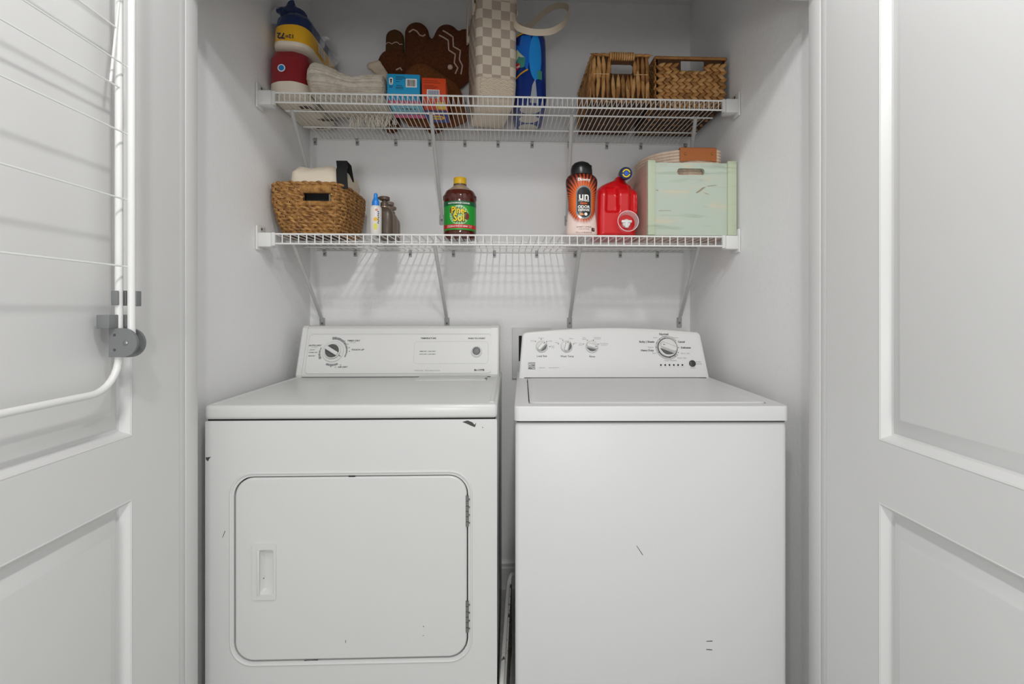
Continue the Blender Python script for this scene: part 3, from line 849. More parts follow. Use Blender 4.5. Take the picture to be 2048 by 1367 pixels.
for i in range(6):
    u, v = wuv(1415 + i * 38.6, 460)
    obj('indicator_light', MB().add(lathe([(0.0033, 0), (0.0033, 0.0006), (0.0015, 0.001)], 12), 0, WT @ T(u, v, 0)), BLKP, wface, world=False)
u, v = wuv(1698, 447)
obj('start_button', MB().add(lathe([(0.0118, 0), (0.0118, 0.003), (0.009, 0.005), (0.004, 0.0056)], 28), 0, WT @ T(u, v, 0)), mat('button_dark', '#3a3b3d', 0.3), wcon, world=False)
u, v = wuv(257, 467)
lgm = obj('brand_emblem', MB().add(flat([(-.0125, -.0125), (.0125, -.0125), (.0125, .0125), (-.0125, .0125)], 0.0003), 0, WT @ T(u, v, 0)), mat('emblem_grey', '#6c6e6f', 0.4), wface, world=False, smooth=0)
sw = MB()
for k, (oy, th) in enumerate(((0.0045, 0.0014), (-0.001, 0.0018), (-0.0068, 0.0022))):
    pts = [(-0.0125 + 0.025 * i / 10, oy + 0.0034 * math.sin(2 * PI * i / 10 + (0 if k else 0.5)) * (1 if k else 0.0)) for i in range(11)]
    sw.add(([(x, y, 0.0006) for x, y in pts] + [(x, y + th, 0.0006) for x, y in pts], [(i, i + 1, i + 12, i + 11) for i in range(10)]))
text_at(sw, 'Kenmore', 0, 0.0092, 0.0058, w=0.0006, bold=.02)
obj('emblem_waves', MB().add((sw.v, sw.f), 0, WT @ T(u, v, 0)), PLATE2, lgm, world=False, smooth=0)
pxm = WW / 538.0
def wpx(u, v): return (-hx + (u - 1036) * pxm, H0 - (v - 843) * pxm)
for pl_ in ([(1276, 1087), (1288, 1105), (1287, 1105.5), (1275.3, 1087.5)], [(1413, 1275), (1425, 1274.4), (1425, 1276), (1413, 1276.2)], [(1413, 1291), (1425, 1292), (1424, 1293.5), (1413, 1292.4)]):
    chip([wpx(*p) for p in reversed(pl_)], YF0 - 0.0002, wsh)

# ------------------------------------------------------------------ tray standing in the gap between the machines
TRAYM = mat('chipped_tray_enamel', '#b9b8b4', 0.6, var=(60, '#2b2a28', .56, .62))
TRAYR = mat('tray_rim', '#c4c3bf', 0.55, var=(45, '#4b4a47', .64, .70))
tr = thing('metal_tray', (0.018, 1.45, 0), 'worn white metal tray stood on edge between dryer and washer', 'tray')
A = at(1003.5, 1367, y=1.262); B = at(1016, 1175, y=1.60); C = at(1024, 1150, y=1.63)
path = [(A.x, A.y, 0.005), (A.x, A.y, A.z * 0.6), (A.x, A.y + 0.004, A.z), (A.x * .5 + B.x * .5, (A.y + B.y) / 2, (A.z + B.z) / 2), (B.x, B.y, B.z), (C.x - 0.004, C.y, C.z), (C.x + 0.004, C.y + 0.01, C.z)]
obj('rim', tube(smooth_path(path, 5), 0.0062, 8), TRAYR, tr)
sec = []
for (y, zt, x) in ((A.y + 0.006, A.z - 0.006, A.x + 0.013), ((A.y + B.y) / 2, (A.z + B.z) / 2 - 0.006, (A.x + B.x) / 2 + 0.012), (B.y, B.z, B.x + 0.011), (C.y, C.z, C.x + 0.002)):
    sec.append([(x - 0.012, y, 0.004), (x - 0.012, y, zt), (x - 0.002, y, zt - 0.004), (x - 0.002, y, 0.004)])
obj('tray_base', loft(sec), TRAYM, tr, smooth=0)

# ------------------------------------------------------------------ drying rack hung on the left door
XA, XB = JL + 0.030, JL + 0.052       # fixed frame plane, folding frame plane
yi = at(238, 600, x=XA).y; yo = at(263, 600, x=XB).y
rk = thing('drying_rack', (JL, 0.70, 0.85), 'white fold-down wire drying rack mounted on the open panelled door', 'drying rack')
zb = at(0, 826, x=XA).z
ynear = 0.44
r0 = 0.0062
def ucorner(y0, y1, z0, R, n=8):
    pts = []
    for i in range(n + 1):
        a = i / n * PI / 2
        pts.append((XA, y1 - R + R * math.cos(a), z0 + R - R * math.sin(a)))
    for i in range(n + 1):
        a = PI / 2 + i / n * PI / 2
        pts.append((XA, y0 + R + R * math.cos(a), z0 + R - R * math.sin(a)))
    return pts
zbot = at(120, 803, x=XA).z
up = [(XA, yi, 1.86)] + ucorner(ynear, yi, zbot, 0.062) + [(XA, ynear, 1.86)]
obj('fixed_frame', tube(up, r0, 12), RACKW, rk)
zp = at(250, 690, x=XB).z
for yy in (yo, ynear - 0.002):
    obj('folding_frame', tube([(XB, yy, zp), (XB, yy, 1.86)], r0, 12), RACKW, rk)
for v in (134, 268.6, 400, 533, -10, -150):
    p = at(255, v, x=XB - 0.004)
    obj('hanging_wire', tube([(XB - 0.004, yo, p.z), (XB - 0.004, ynear, p.z)], 0.0016, 6), RACKW, rk)
    # its end welded to the frame
for u, v in ((238, 174.5), (231, 54)):
    p = at(u, v, x=XA + 0.004)
    obj('hanging_wire', tube([(XA + 0.004, p.y, p.z), (XA + 0.004, ynear, p.z)], 0.0016, 6), RACKW, rk)
a = at(233, 50, x=XA + 0.003); b = at(221, 163, x=XA + 0.003)
obj('link_rod', tube([a + (a - b) * 0.8, b], 0.0022, 6), RACKW, rk)
obj('gap_shade_rod', tube([(XA + 0.012, yi + 0.012, 1.86), (XA + 0.012, yi + 0.012, at(250, 620, x=XA + 0.012).z)], 0.0016, 6), STEEL, rk)  # thin rod standing in for the shadow line between the tubes
def rbpx(x, u0, u1, v0, v1, t, name, par, m=RACKG):
    a = at(u0, v1, x=x); b = at(u1, v0, x=x)
    y0, y1 = sorted((a.y, b.y))
    return obj(name, rbox(x - t / 2, x + t / 2, y0, y1, min(a.z, b.z), max(a.z, b.z), 0.0012, 2), m, par)
rbpx(XA, 228.5, 231.5, 581, 610, 0.012, 'clip', rk); rbpx(XA, 244, 251, 581, 611, 0.014, 'clip', rk)
rbpx(XB, 264, 275, 582, 612, 0.015, 'clip', rk)
rbpx(XA - 0.008, 205, 228, 629, 657, 0.022, 'mounting_bracket', rk); rbpx(XA, 243.5, 251, 629, 657, 0.016, 'mounting_bracket', rk)
# pivot: two D-shaped plates with the tubes between them
for k, (yy, uc) in enumerate(((yi - 0.012, 244), (yi + 0.022, 259))):
    a = at(uc, 685, y=yy)
    sc = (yy * _c) / FPX
    Rr = 28 * sc
    wl = 25 * sc
    dpts = [(-wl, -Rr), (0.0, -Rr)] + [(Rr * math.sin(i / 14 * PI), -Rr * math.cos(i / 14 * PI)) for i in range(1, 14)] + [(0.0, Rr), (-wl, Rr)]
    pp = obj('pivot_plate', MB().add(prism(dpts, 0.005), 0, T(a.x, yy, a.z) @ UP_FRONT), RACKG, rk, smooth=30)
    if k == 0:
        obj('rivet', MB().add(lathe([(4.3 * sc, 0), (4.3 * sc, 0.001), (2.5 * sc, 0.002)], 16), 0, T(a.x + 7 * sc, yy, a.z) @ RX(PI / 2)), STEEL, pp)
        for dz in (15, -14):
            obj('rivet_hole', MB().add(lathe([(2.6 * sc, 0), (2.6 * sc, 0.0004)], 12), 0, T(a.x - 14 * sc, yy, a.z + dz * sc) @ RX(PI / 2)), mat('rack_hole', '#4a4b4c', 0.6), pp)

# ------------------------------------------------------------------ helpers for goods
def base(u0, u1, v, y):            # mean ground point under a pixel span
    p = at((u0 + u1) / 2, v, y=y); return p
def bag_noise(v, amp, sc, seed=0):
    from mathutils import noise
    noise.seed_set(3)
    return [Vector(p) + noise.noise_vector(Vector(p) * sc + Vector((seed, seed, 0))) * amp for p in v]

# ------------------------------------------------------------------ upper shelf: wrapped paper packs
RED = mat('pack_red', '#8e1f26', 0.3, bump=(25, .4, .006)); CREAMP = mat('pack_cream', '#e8ddca', 0.4, bump=(25, .4, .005))
YEL = mat('pack_yellow', '#edb422', 0.3, bump=(25, .3, .005)); ORA = mat('pack_orange', '#e39a1f', 0.3); NAVY = mat('pack_navy', '#122a5e', 0.25, bump=(22, .6, .008))
CLEAR = mat('clear_film', '#f2f4f6', 0.15, alpha=0.28)
def pack(name, x0, x1, y0, y1, zs, mats, label, cat, insets, r=0.045):
    cx, cy = (x0 + x1) / 2, (y0 + y1) / 2
    R = thing(name, (cx, cy, zs[0][0]), label, cat)
    return R, cx, cy
pz = ZU
x0, x1 = XL + 0.006, -0.652
cx, cy = (x0 + x1) / 2, 1.805
rp = thing('toilet_paper_pack', (cx, cy, pz), 'dark red and cream wrapped paper roll pack lying on upper shelf beside the wall', 'paper pack')
def rsec(z, d, yadd=0.0, r=0.05): return [(cx + p[0], cy + p[1] + yadd, z) for p in rrect(x1 - x0 - 2 * d, 0.325 - 2 * d, r, 7)]
def vloft(defs):
    m = MB()
    for i in range(len(defs) - 1):
        a, b = defs[i], defs[i + 1]
        m.add(loft([a[0], b[0]], i == 0, i == len(defs) - 2), a[1])
    return m
def jig(mb, amp, sc, seed):
    mb.v = bag_noise(mb.v, amp, sc, seed); return mb
m = vloft([(rsec(pz + .001, .018), 1), (rsec(pz + .006, .006), 1), (rsec(pz + .02, .001), 1), (rsec(pz + .046, 0), 1), (rsec(pz + .0505, 0), 0), (rsec(pz + .09, .0), 0), (rsec(pz + .13, .001), 0), (rsec(pz + .152, .007), 0), (rsec(pz + .160, .020), 0)])
jig(m, 0.003, 22, 1)
obj('wrapper', m, [RED, CREAMP], rp, smooth=60)
q = at(564, 137, y=1.642)
def front_disc(ru, rv, n=20): return [(ru * math.cos(2 * PI * i / n), rv * math.sin(2 * PI * i / n)) for i in range(n)]
b_ = obj('badge', MB().add(flat(front_disc(.0125, .0125), 0.0), 0, T(q.x, 1.6375, q.z) @ UP_FRONT), mat('badge_white', '#e9eef2', .4), rp, smooth=0)
obj('badge_centre', MB().add(flat(front_disc(.009, .009), 0.0008), 0, T(q.x, 1.6375, q.z) @ UP_FRONT), mat('badge_blue', '#1d7fc4', .4), b_, smooth=0)
pm = MB()
for (u, v, s) in ((640, 222, 1), (655, 240, 1.2), (610, 215, .8), (640, 255, .8)):
    q2 = at(u, v, z=pz - 0.0003)
    pm.add(flat([(q2.x - .03 * s, q2.y - .008), (q2.x + .022 * s, q2.y - .012), (q2.x + .03 * s, q2.y + .008), (q2.x - .02 * s, q2.y + .012)], pz - 0.0003 - 0.0005))
pm.f = [list(reversed(f)) for f in pm.f]
for i in range(4): obj('underside_print', (pm.v[4 * i:4 * i + 4], [(3, 2, 1, 0)]), mat('print_brown', '#5d4c3b', .6), rp, smooth=0)
# upper pack, upside down
cx, cy = -0.712, 1.81
x0, x1 = -0.772, -0.650
pb = pz + 0.166
up_ = thing('paper_towel_pack', (cx, cy, pb), 'yellow and navy paper roll pack standing upside down on the red pack', 'paper pack')
D2 = [(rsec(pb + .001, .014, .0, .05), 2), (rsec(pb + .008, .003, 0, .05), 2), (rsec(pb + .0175, 0, 0, .055), 2), (rsec(pb + .0205, 0, 0, .055), 1), (rsec(pb + .05, .0, .002, .055), 1), (rsec(pb + .074, .001, .003, .055), 1), (rsec(pb + .077, .001, .003, .055), 0), (rsec(pb + .095, .003, .004, .055), 0),
      (rsec(pb + .112, .006, .006, .05), 0), (rsec(pb + .128, .015, .010, .044), 0), (rsec(pb + .139, .030, .012, .03), 0)]
m = jig(vloft(D2), 0.0035, 20, 4)
obj('wrapper', m, [NAVY, YEL, CREAMP], up_, smooth=60)
knot = blob([((cx - .012, 1.71, pb + .132), .034, (cx - .008, 1.71, pb + .150), .026, 1.0), ((cx - .012, 1.70, pb + .150), .022, (cx - .010, 1.70, pb + .172), .014, .8), ((cx - .012, 1.70, pb + .147), .018, (cx - .045, 1.69, pb + .146), .012, .7), ((cx, 1.71, pb + .146), .022, (cx + .022, 1.72, pb + .138), .016, .8)], 0.004, 2)
obj('knotted_top', MB().add((bag_noise(knot[0], .006, 45, 2), knot[1])), NAVY, up_, smooth=60)
fl = MB()
for (px_, py_, pz_, w_, h_, a_, sd) in ((cx - .062, 1.69, pb + .125, .05, .045, 10, 1), (cx + .045, 1.78, pb + .10, .07, .05, -35, 5), (cx + .062, 1.86, pb + .07, .05, .05, -40, 9), (cx + .03, 1.74, pb + .13, .05, .03, -25, 3)):
    gv = gridp(-w_ / 2, w_ / 2, -h_ / 2, h_ / 2, 8, 8)
    gv = (bag_noise(gv[0], .014, 45, sd), gv[1])
    fl.add(gv, 0, T(px_, py_, pz_) @ UP_FRONT @ RZ(math.radians(a_)))
obj('loose_film', fl, CLEAR, up_, smooth=60, kind='stuff')
tx = MB()
text_at(tx, '72', 0.012, 0, 0.026, w=0, bold=.03); text_at(tx, '12=', -0.016, 0.0015, 0.018, w=0, bold=.02)
q = at(571, 73, y=1.65)
def onfront(x, y, z): return (x, y, z)
obj('lettering', MB().add((tx.v, tx.f), 0, T(q.x, 1.6435, q.z) @ UP_FRONT @ RZ(PI)), mat('print_navy', '#141f4a', .5), up_, smooth=0)
ic = MB()
sd = Matrix(((0, 0, 1, 0), (1, 0, 0, 0), (0, 1, 0, 0), (0, 0, 0, 1)))
for i in range(2):
    for j in range(3): ic.add(flat(rrect(.020, .010, .003, 2, -.012 + i * .024, -.012 + j * .012), 0))
ic.add(flat(rrect(.022, .034, .010, 3, .036, -.002), 0))
obj('roll_icons', MB().add((ic.v, ic.f), 0, T(x1 + 0.004, 1.76, pb + .048) @ sd), mat('print_white', '#e9e4d8', .5), up_, smooth=0)

# ------------------------------------------------------------------ folded chenille rug
RUG = mat('chenille_beige', '#ddd3c4', 0.95, bump=(260, .8, .006, 4), var=(40, '#c9bdab', .4, .7))
rx0, rx1 = -0.648, -0.396
rug = thing('bath_rug', ((rx0 + rx1) / 2, 1.74, pz), 'folded beige chenille bath rug with fringe lying on the upper shelf', 'rug')
secs = []
N = 40; K = 240
for i in range(N + 1):
    t = i / N
    x = rx0 + (rx1 - rx0) * t
    hgt = 0.126 - 0.044 * min(1, t * 1.7) + 0.006 * math.sin(t * 9)
    dep = 0.235 - 0.02 * t
    edge = min(1, math.sqrt(max(0.02, 1 - (1 - min(1, t / 0.10)) ** 2))) * min(1, math.sqrt(max(0.02, 1 - (1 - min(1, (1 - t) / 0.03)) ** 2)))
    sec = []
    for k in range(K):
        a = 2 * PI * k / K
        ca, sa = math.cos(a), math.sin(a)
        e = 0.55
        yy = math.copysign(abs(ca) ** e, ca) * dep / 2 * (0.85 + 0.15 * edge)
        zz = math.copysign(abs(sa) ** e, sa) * hgt / 2 * edge
        ridge_ = 0.0034 * math.sin(a * 46 + 3 * t + 1.5 * math.sin(5 * t)) + 0.0012 * (random.random() - .5)
        nx = ca * 0.7; nz = sa
        sec.append(Vector((x + (random.random() - .5) * .002, 1.745 + yy + nx * ridge_, pz + 0.001 + hgt / 2 + zz + nz * ridge_ * (1 if sa > -0.2 else 0))))
    secs.append(sec)
obj('rug_pile', MB().add(loft(secs)), RUG, rug, smooth=70)
fr = MB()
for i in range(90):
    x = rx0 + 0.09 + (rx1 - rx0 - 0.085) * random.random()
    y = 1.78 + 0.075 * random.random()
    L = 0.015 + 0.022 * random.random()
    dx = (random.random() - .5) * .025
    fr.add(tube([(x, y, pz - .001), (x + dx * .4, y - .004, pz - .004 - L * .45), (x + dx, y + random.uniform(-.01, .01), pz - .004 - L)], [.0016, .0014, .0007], 4))
obj('fringe', fr, mat('fringe_cream', '#e4ddd0', .9), rug, kind='stuff')

# ------------------------------------------------------------------ plush gingerbread cushions
GB1 = mat('plush_dark_brown', '#6e3813', 0.95, bump=(420, .9, .006, 3), sheen=.0, var=(120, '#5a2c0e', .4, .65))
GB2 = mat('plush_warm_brown', '#8c501f', 0.95, bump=(420, .9, .006, 3), sheen=.0, var=(120, '#754416', .4, .65))
GB3 = mat('plush_olive_brown', '#5c3a15', 0.95, bump=(420, .7, .005, 3))
ICING = mat('icing_cord', '#d8bfb0', 0.9, bump=(500, .6, .002))
def pxp(u, v, y): return tuple(at(u, v, y=y))
def cordon(vf, pix, y, parent, r=0.0028, name='icing_line'):
    pts = [at(u, v, y=y) for u, v in pix]
    pts = resample([(p.x, 0, p.z) for p in pts], 0.006)
    d = drape(vf, [(p.x, p.z) for p in pts], 0.0008)
    if len(d) > 2: obj(name, tube(d, r, 6), ICING, parent)
P = lambda u, v, y: pxp(u, v, y)
# cushion leaning behind the cartons
yk = 1.90
cu1 = thing('plush_cushion', (-0.25, yk, pz), 'warm brown plush cushion leaning behind the two small cartons', 'cushion', 'brown plush cushions on the upper shelf')
v_ = blob([(P(842, 162, yk), .068, P(893, 190, yk), .060, .42), ((-.345, yk, pz + .055), .054, (-.20, yk, pz + .055), .054, .55), ((-.29, yk, pz + .10), .07, (-.215, yk, pz + .09), .07, .45), ((-.162, 1.80, pz + .030), .027, (-.162, 1.86, pz + .030), .027, 1.8)], .007, 8)
obj('cover', MB().add(v_), GB2, cu1, smooth=80)
# big gingerbread cushion, feet up
yb = 1.972
g1 = thing('gingerbread_cushion', (pxp(868, 150, yb)[0], yb, pz), 'dark brown gingerbread shaped plush cushion with zigzag icing beside the checkered bag', 'cushion', 'brown plush cushions on the upper shelf')
v1_ = blob([(P(834, 70, yb), .050, P(840, 128, yb), .060, .55), (P(894, 74, yb), .050, P(876, 132, yb), .064, .52), (P(850, 150, yb), .08, P(885, 152, yb), .083, .42), (P(915, 105, yb), .054, P(905, 150, yb), .064, .5), (P(835, 150, yb), .064, P(828, 158, yb), .06, .52), (P(930, 82, yb), .048, P(925, 140, yb), .054, .5), (P(868, 160, yb), .06, (P(868, 160, yb)[0], yb, pz + .05), .05, .5)], .007, 7)
bod = obj('cover', MB().add(v1_), GB1, g1, smooth=80)
cordon(v1_, [(820, 71), (829, 66.5), (836, 70), (842, 78), (848, 79), (852, 75)], yb, g1)
cordon(v1_, [(887, 68), (907, 80), (908, 100), (922, 108), (920, 126), (926, 138), (923, 155)], yb, g1)
cordon(v1_, [(880, 77), (898, 88), (899, 107), (912, 116), (910, 133), (917, 143), (912, 155)], yb, g1)
hp = at(902, 142, y=yb)
dd = drape(v1_, [(hp.x, hp.z)], 0)
if dd: obj('pompom', MB().add(blob([(tuple(dd[0]), .011, tuple(dd[0]), .0105, .7)], .003, 1)), ICING, g1, smooth=80)
# smaller one at the side
yc = 1.975
g2 = thing('gingerbread_cushion', (pxp(800, 140, yc)[0], yc, pz), 'small dark brown gingerbread plush with one raised arm behind the blue box', 'cushion', 'brown plush cushions on the upper shelf')
v2_ = blob([(P(788, 130, yc), .066, P(784, 150, yc), .066, .40), (P(772, 128, yc), .032, P(783, 135, yc), .045, .5), (P(782, 150, yc), .05, (P(782, 150, yc)[0], yc, pz + .04), .04, .5)], .007, 6)
obj('cover', MB().add(v2_), GB1, g2, smooth=80)
v3_ = blob([(P(790, 78, 1.985), .038, P(790, 118, 1.985), .040, .5)], .006, 5)
obj('arm', MB().add(v3_), GB3, g2, smooth=80)
cordon(v3_, [(773, 91), (777, 88.5), (781, 90), (786, 93), (791, 90), (796, 89), (801, 93), (806, 91)], 1.985, g2, .0018)
cordon(v2_, [(817, 120), (825, 127)], yc, g2); cordon(v2_, [(795, 146), (803, 141), (806, 146)], yc, g2)
# cream plush fold
yd = 1.90
cf_ = thing('plush_toy', (pxp(757, 150, yd)[0], yd, pz), 'cream plush toy ear poking up behind the folded rug', 'toy')
vv = blob([(P(741, 133, yd), .0145, P(757, 127, yd), .012, .9), (P(750, 140, yd), .013, P(766, 150, yd), .016, .8), (P(762, 132, yd), .008, P(772, 148, yd), .009, .8), (P(766, 150, yd), .02, (P(766, 150, yd)[0], yd, pz + .022), .022, .8)], .004, 4)
obj('ear', MB().add(vv), mat('plush_cream', '#d9cab3', .9, bump=(200, .4, .003)), cf_, smooth=80)

# ------------------------------------------------------------------ two small cartons
BLU = mat('carton_blue', '#1f9fd4', 0.45); BLUD = mat('carton_blue_side', '#12709f', .45); ORG = mat('carton_orange', '#dd4a1e', 0.45); WHT = mat('print_plain_white', '#ece9e4', .5)
LBL = mat('carton_pale_blue', '#7fc6dd', .45); PNK = mat('carton_pink', '#d65a86', .45); PBLK = mat('print_black', '#15161a', .5); PYEL = mat('print_yellow', '#f0c828', .5)
def barcode(mb, u, v, w, h, n=16, seed=3):
    rnd = random.Random(seed); x = u
    while x < u + w:
        b = rnd.choice((.0006, .0009, .0013)); mb.add(flat([(x, v), (x + b, v), (x + b, v + h), (x, v + h)], 0.0004)); x += b + rnd.choice((.0006, .001))
def carton(u0, u1, vt, yf, dep, m, label, rz=0.0):
    a = at(u0, vt, y=yf); b = at(u1, vt, y=yf)
    w = b.x - a.x; h = a.z - ZU
    R = thing('carton', ((a.x + b.x) / 2, yf + dep / 2, ZU), label, 'box', 'small cartons on the upper shelf', rz=rz)
    obj('box_body', rbox(-w / 2, w / 2, -dep / 2, dep / 2, 0.0005, h, 0.0012, 2), m, R, world=False)
    return R, w, h, T(-w / 2, -dep / 2, 0) @ UP_FRONT
R, w, h, M_ = carton(773, 838, 147.5, 1.655, 0.155, BLU, 'bright blue dryer sheet carton with barcode standing beside an orange carton', .03)
mm = MB()
mm.add(flat([(w * .57, h * .50), (w * .91, h * .50), (w * .91, h * .83), (w * .57, h * .83)], .0003))
obj('recycling_label', MB().add(flat(rrect(.013, .024, .005, 3, w * .12, h * .72), .0003), 0, M_), WHT, R, world=False, smooth=0)
obj('print_ground', MB().add((mm.v, mm.f), 0, M_), WHT, R, world=False, smooth=0)
mm = MB(); barcode(mm, w * .61, h * .54, w * .26, h * .25)
for (cu_, cv_, r_) in ((w * .12, h * .77, .0035), (w * .12, h * .70, .0028), (w * .10, h * .64, .0016), (w * .14, h * .64, .0016)): mm.add(flat(circ(r_, 12, cu_, cv_), .0006))
for i, (x_, y_, l_) in enumerate(((.26, .88, .27), (.26, .83, .33), (.26, .78, .2), (.26, .70, .12), (.28, .55, .18), (.26, .48, .24), (.26, .43, .24), (.06, .52, .12), (.06, .47, .1))):
    mm.add(flat([(w * x_, h * y_), (w * (x_ + l_), h * y_), (w * (x_ + l_), h * (y_ + .018)), (w * x_, h * (y_ + .018))], .0004))
obj('fine_print', MB().add((mm.v, mm.f), 0, M_), PBLK, R, world=False, smooth=0, kind='stuff')
mm = MB(); mm.add(box(-w / 2, w / 2, -.0775, -.045, .0000, .0006), 0); 
obj('base_band', MB().add(box(-w / 2 + .001, w / 2 - .001, -.074, -.045, 0.0, .0006)), PNK, R, world=False, smooth=0)
obj('base_band', MB().add(box(-w / 2 + .001, w / 2 - .001, -.045, .02, 0.0, .0006)), LBL, R, world=False, smooth=0)
obj('base_band', MB().add(box(-w / 2 + .001, w / 2 - .001, .045, .077, 0.0, .0006)), PNK, R, world=False, smooth=0)
for i in range(5):
    obj('print_mark', MB().add(flat(rrect(.007, .010, .003, 2, -.026 + i * .013, -.006)[::-1], -.0002)), PBLK, R, world=False, smooth=0)
obj('print_mark', MB().add(flat(rrect(.022, .022, .010, 3, .038, .034)[::-1], -.0002)), mat('print_brown_dog', '#6b4a35', .5), R, world=False, smooth=0)
R, w, h, M_ = carton(841.5, 889, 155.5, 1.66, 0.19, ORG, 'orange red carton with a small barcode standing beside the blue carton', .04)
mm = MB(); mm.add(flat([(w * .21, h * .13), (w * .74, h * .13), (w * .74, h * .50), (w * .21, h * .50)], .0003))
obj('print_ground', MB().add((mm.v, mm.f), 0, M_), WHT, R, world=False, smooth=0)
mm = MB(); barcode(mm, w * .26, h * .14, w * .44, h * .33, seed=8)
obj('barcode_bars', MB().add((mm.v, mm.f), 0, M_), mat('barcode_blue', '#3a4a86', .5), R, world=False, smooth=0, kind='stuff')
mm = MB()
for (x_, y_, l_) in ((.08, .86, .6), (.08, .78, .7), (.08, .66, .4), (.08, .60, .6), (.08, .54, .5)):
    mm.add(flat([(w * x_, h * y_), (w * (x_ + l_), h * y_), (w * (x_ + l_), h * (y_ + .022)), (w * x_, h * (y_ + .022))], .0004))
obj('fine_print', MB().add((mm.v, mm.f), 0, M_), mat('print_dark_red', '#8c2a12', .5), R, world=False, smooth=0, kind='stuff')
BN = mat('carton_navy', '#1c3a86', .45)
obj('base_band', MB().add(box(-w / 2 + .001, w / 2 - .001, -.02, .094, 0.0, .0006)), BN, R, world=False, smooth=0)
obj('base_badge', MB().add(flat([(.026 * math.cos(i * PI / 12), .045 + .018 * math.sin(i * PI / 12)) for i in range(24)][::-1], -.0002)), PYEL, R, world=False, smooth=0)
obj('base_badge', MB().add(flat([(.030 * math.cos(i * PI / 12), .045 + .023 * math.sin(i * PI / 12)) for i in range(24)][::-1], -.0001)), ORG, R, world=False, smooth=0)
for i in range(5): obj('print_mark', MB().add(flat(rrect(.005, .011, .002, 2, -.014 + i * .007, .045)[::-1], -.0004)), BN, R, world=False, smooth=0)
obj('base_badge', MB().add(flat([(w * .1, -.09), (w * .46, -.09), (w * .46, -.03), (w * .1, -.03)][::-1], -.0002)), PYEL, R, world=False, smooth=0)

# ------------------------------------------------------------------ checkered tote
def checker_mat(name, c1, c2, cell, off):
    m = bpy.data.materials.new(name); m.use_nodes = True; nt = m.node_tree; b = nt.nodes['Principled BSDF']
    tc = nt.nodes.new('ShaderNodeTexCoord'); mp = nt.nodes.new('ShaderNodeMapping'); ck = nt.nodes.new('ShaderNodeTexChecker')
    mp.inputs['Location'].default_value = off; ck.inputs['Scale'].default_value = 1.0
    mp.inputs['Scale'].default_value = (1 / cell,) * 3
    ck.inputs['Color1'].default_value = lin(c1); ck.inputs['Color2'].default_value = lin(c2)
    nt.links.new(tc.outputs['Object'], mp.inputs[0]); nt.links.new(mp.outputs[0], ck.inputs['Vector']); nt.links.new(ck.outputs[0], b.inputs['Base Color'])
    b.inputs['Roughness'].default_value = 0.6
    return m
EVA = mat('eva_cream', '#dccdb8', .55, bump=(150, .15, .001))
bp = at(980.5, 188, y=1.645)
bag = thing('beach_tote', (bp.x, 1.775, ZU), 'cream and taupe checkered rubber beach tote standing on the upper shelf', 'bag', rz=math.radians(10))
bw, bd, bh = 0.140, 0.255, 0.375
CK = checker_mat('checker_print', '#e2d5c2', '#b9a897', 0.031, (0.55, 0.5 + 0.1129 / 0.031 * 0, 0.15))
def tsec(z, w, d, r=.022): return [(p[0], p[1], z) for p in rrect(w, d, r, 6)]
m = vloft([(tsec(.076, bw * .985, bd), 0), (tsec(.15, bw, bd), 0), (tsec(.25, bw, bd), 0), (tsec(bh - .035, bw * 1.0, bd), 0)])
m.f = [q for q in m.f if len(q) == 4]; m.m = [0] * len(m.f)
obj('side_wall', m, CK, bag, world=False, smooth=60)
m = MB(); m.add(loft([tsec(bh - .036, bw + .003, bd + .003), tsec(bh - .004, bw + .003, bd + .003), tsec(bh, bw, bd), tsec(bh, bw - .008, bd - .008), tsec(.09, bw - .010, bd - .010)], False, True))
obj('rim', m, EVA, bag, world=False, smooth=50)
m = MB(); m.add(loft([tsec(.0005, bw * .86, bd * .93, .02), tsec(.003, bw * .90, bd * .95, .022), tsec(.02, bw * .95, bd * .985, .022), tsec(.072, bw * 1.0, bd + .003, .024), tsec(.078, bw * .99, bd + .001, .022)]))
sole = obj('sole', m, EVA, bag, world=False, smooth=50)
zz = MB()
for j in range(5):
    pts = [(-bw * .40 + bw * .8 * i / 10, -bd / 2 - .0016 + .010 * max(0, (.04 - (.014 + j * .013)) / .04) * .4, .014 + j * .013 + (.006 if i % 2 else 0)) for i in range(11)]
    zz.add(tube(pts, .0034, 5))
for j in range(7):
    zz.add(tube([(-bw * .36 + bw * .72 * j / 6, -bd * .43, .0036), (-bw * .36 + bw * .72 * j / 6, bd * .43, .0036)], .0036, 5))
for j in range(9):
    for sx in (-1, 1): zz.add(tube([(sx * bw * .34, -bd * .42 + bd * .84 * j / 8, .001), (sx * bw * .44, -bd * .42 + bd * .84 * j / 8, .004)], .003, 5))
obj('sole_tread', zz, EVA, sole, world=False, kind='stuff')
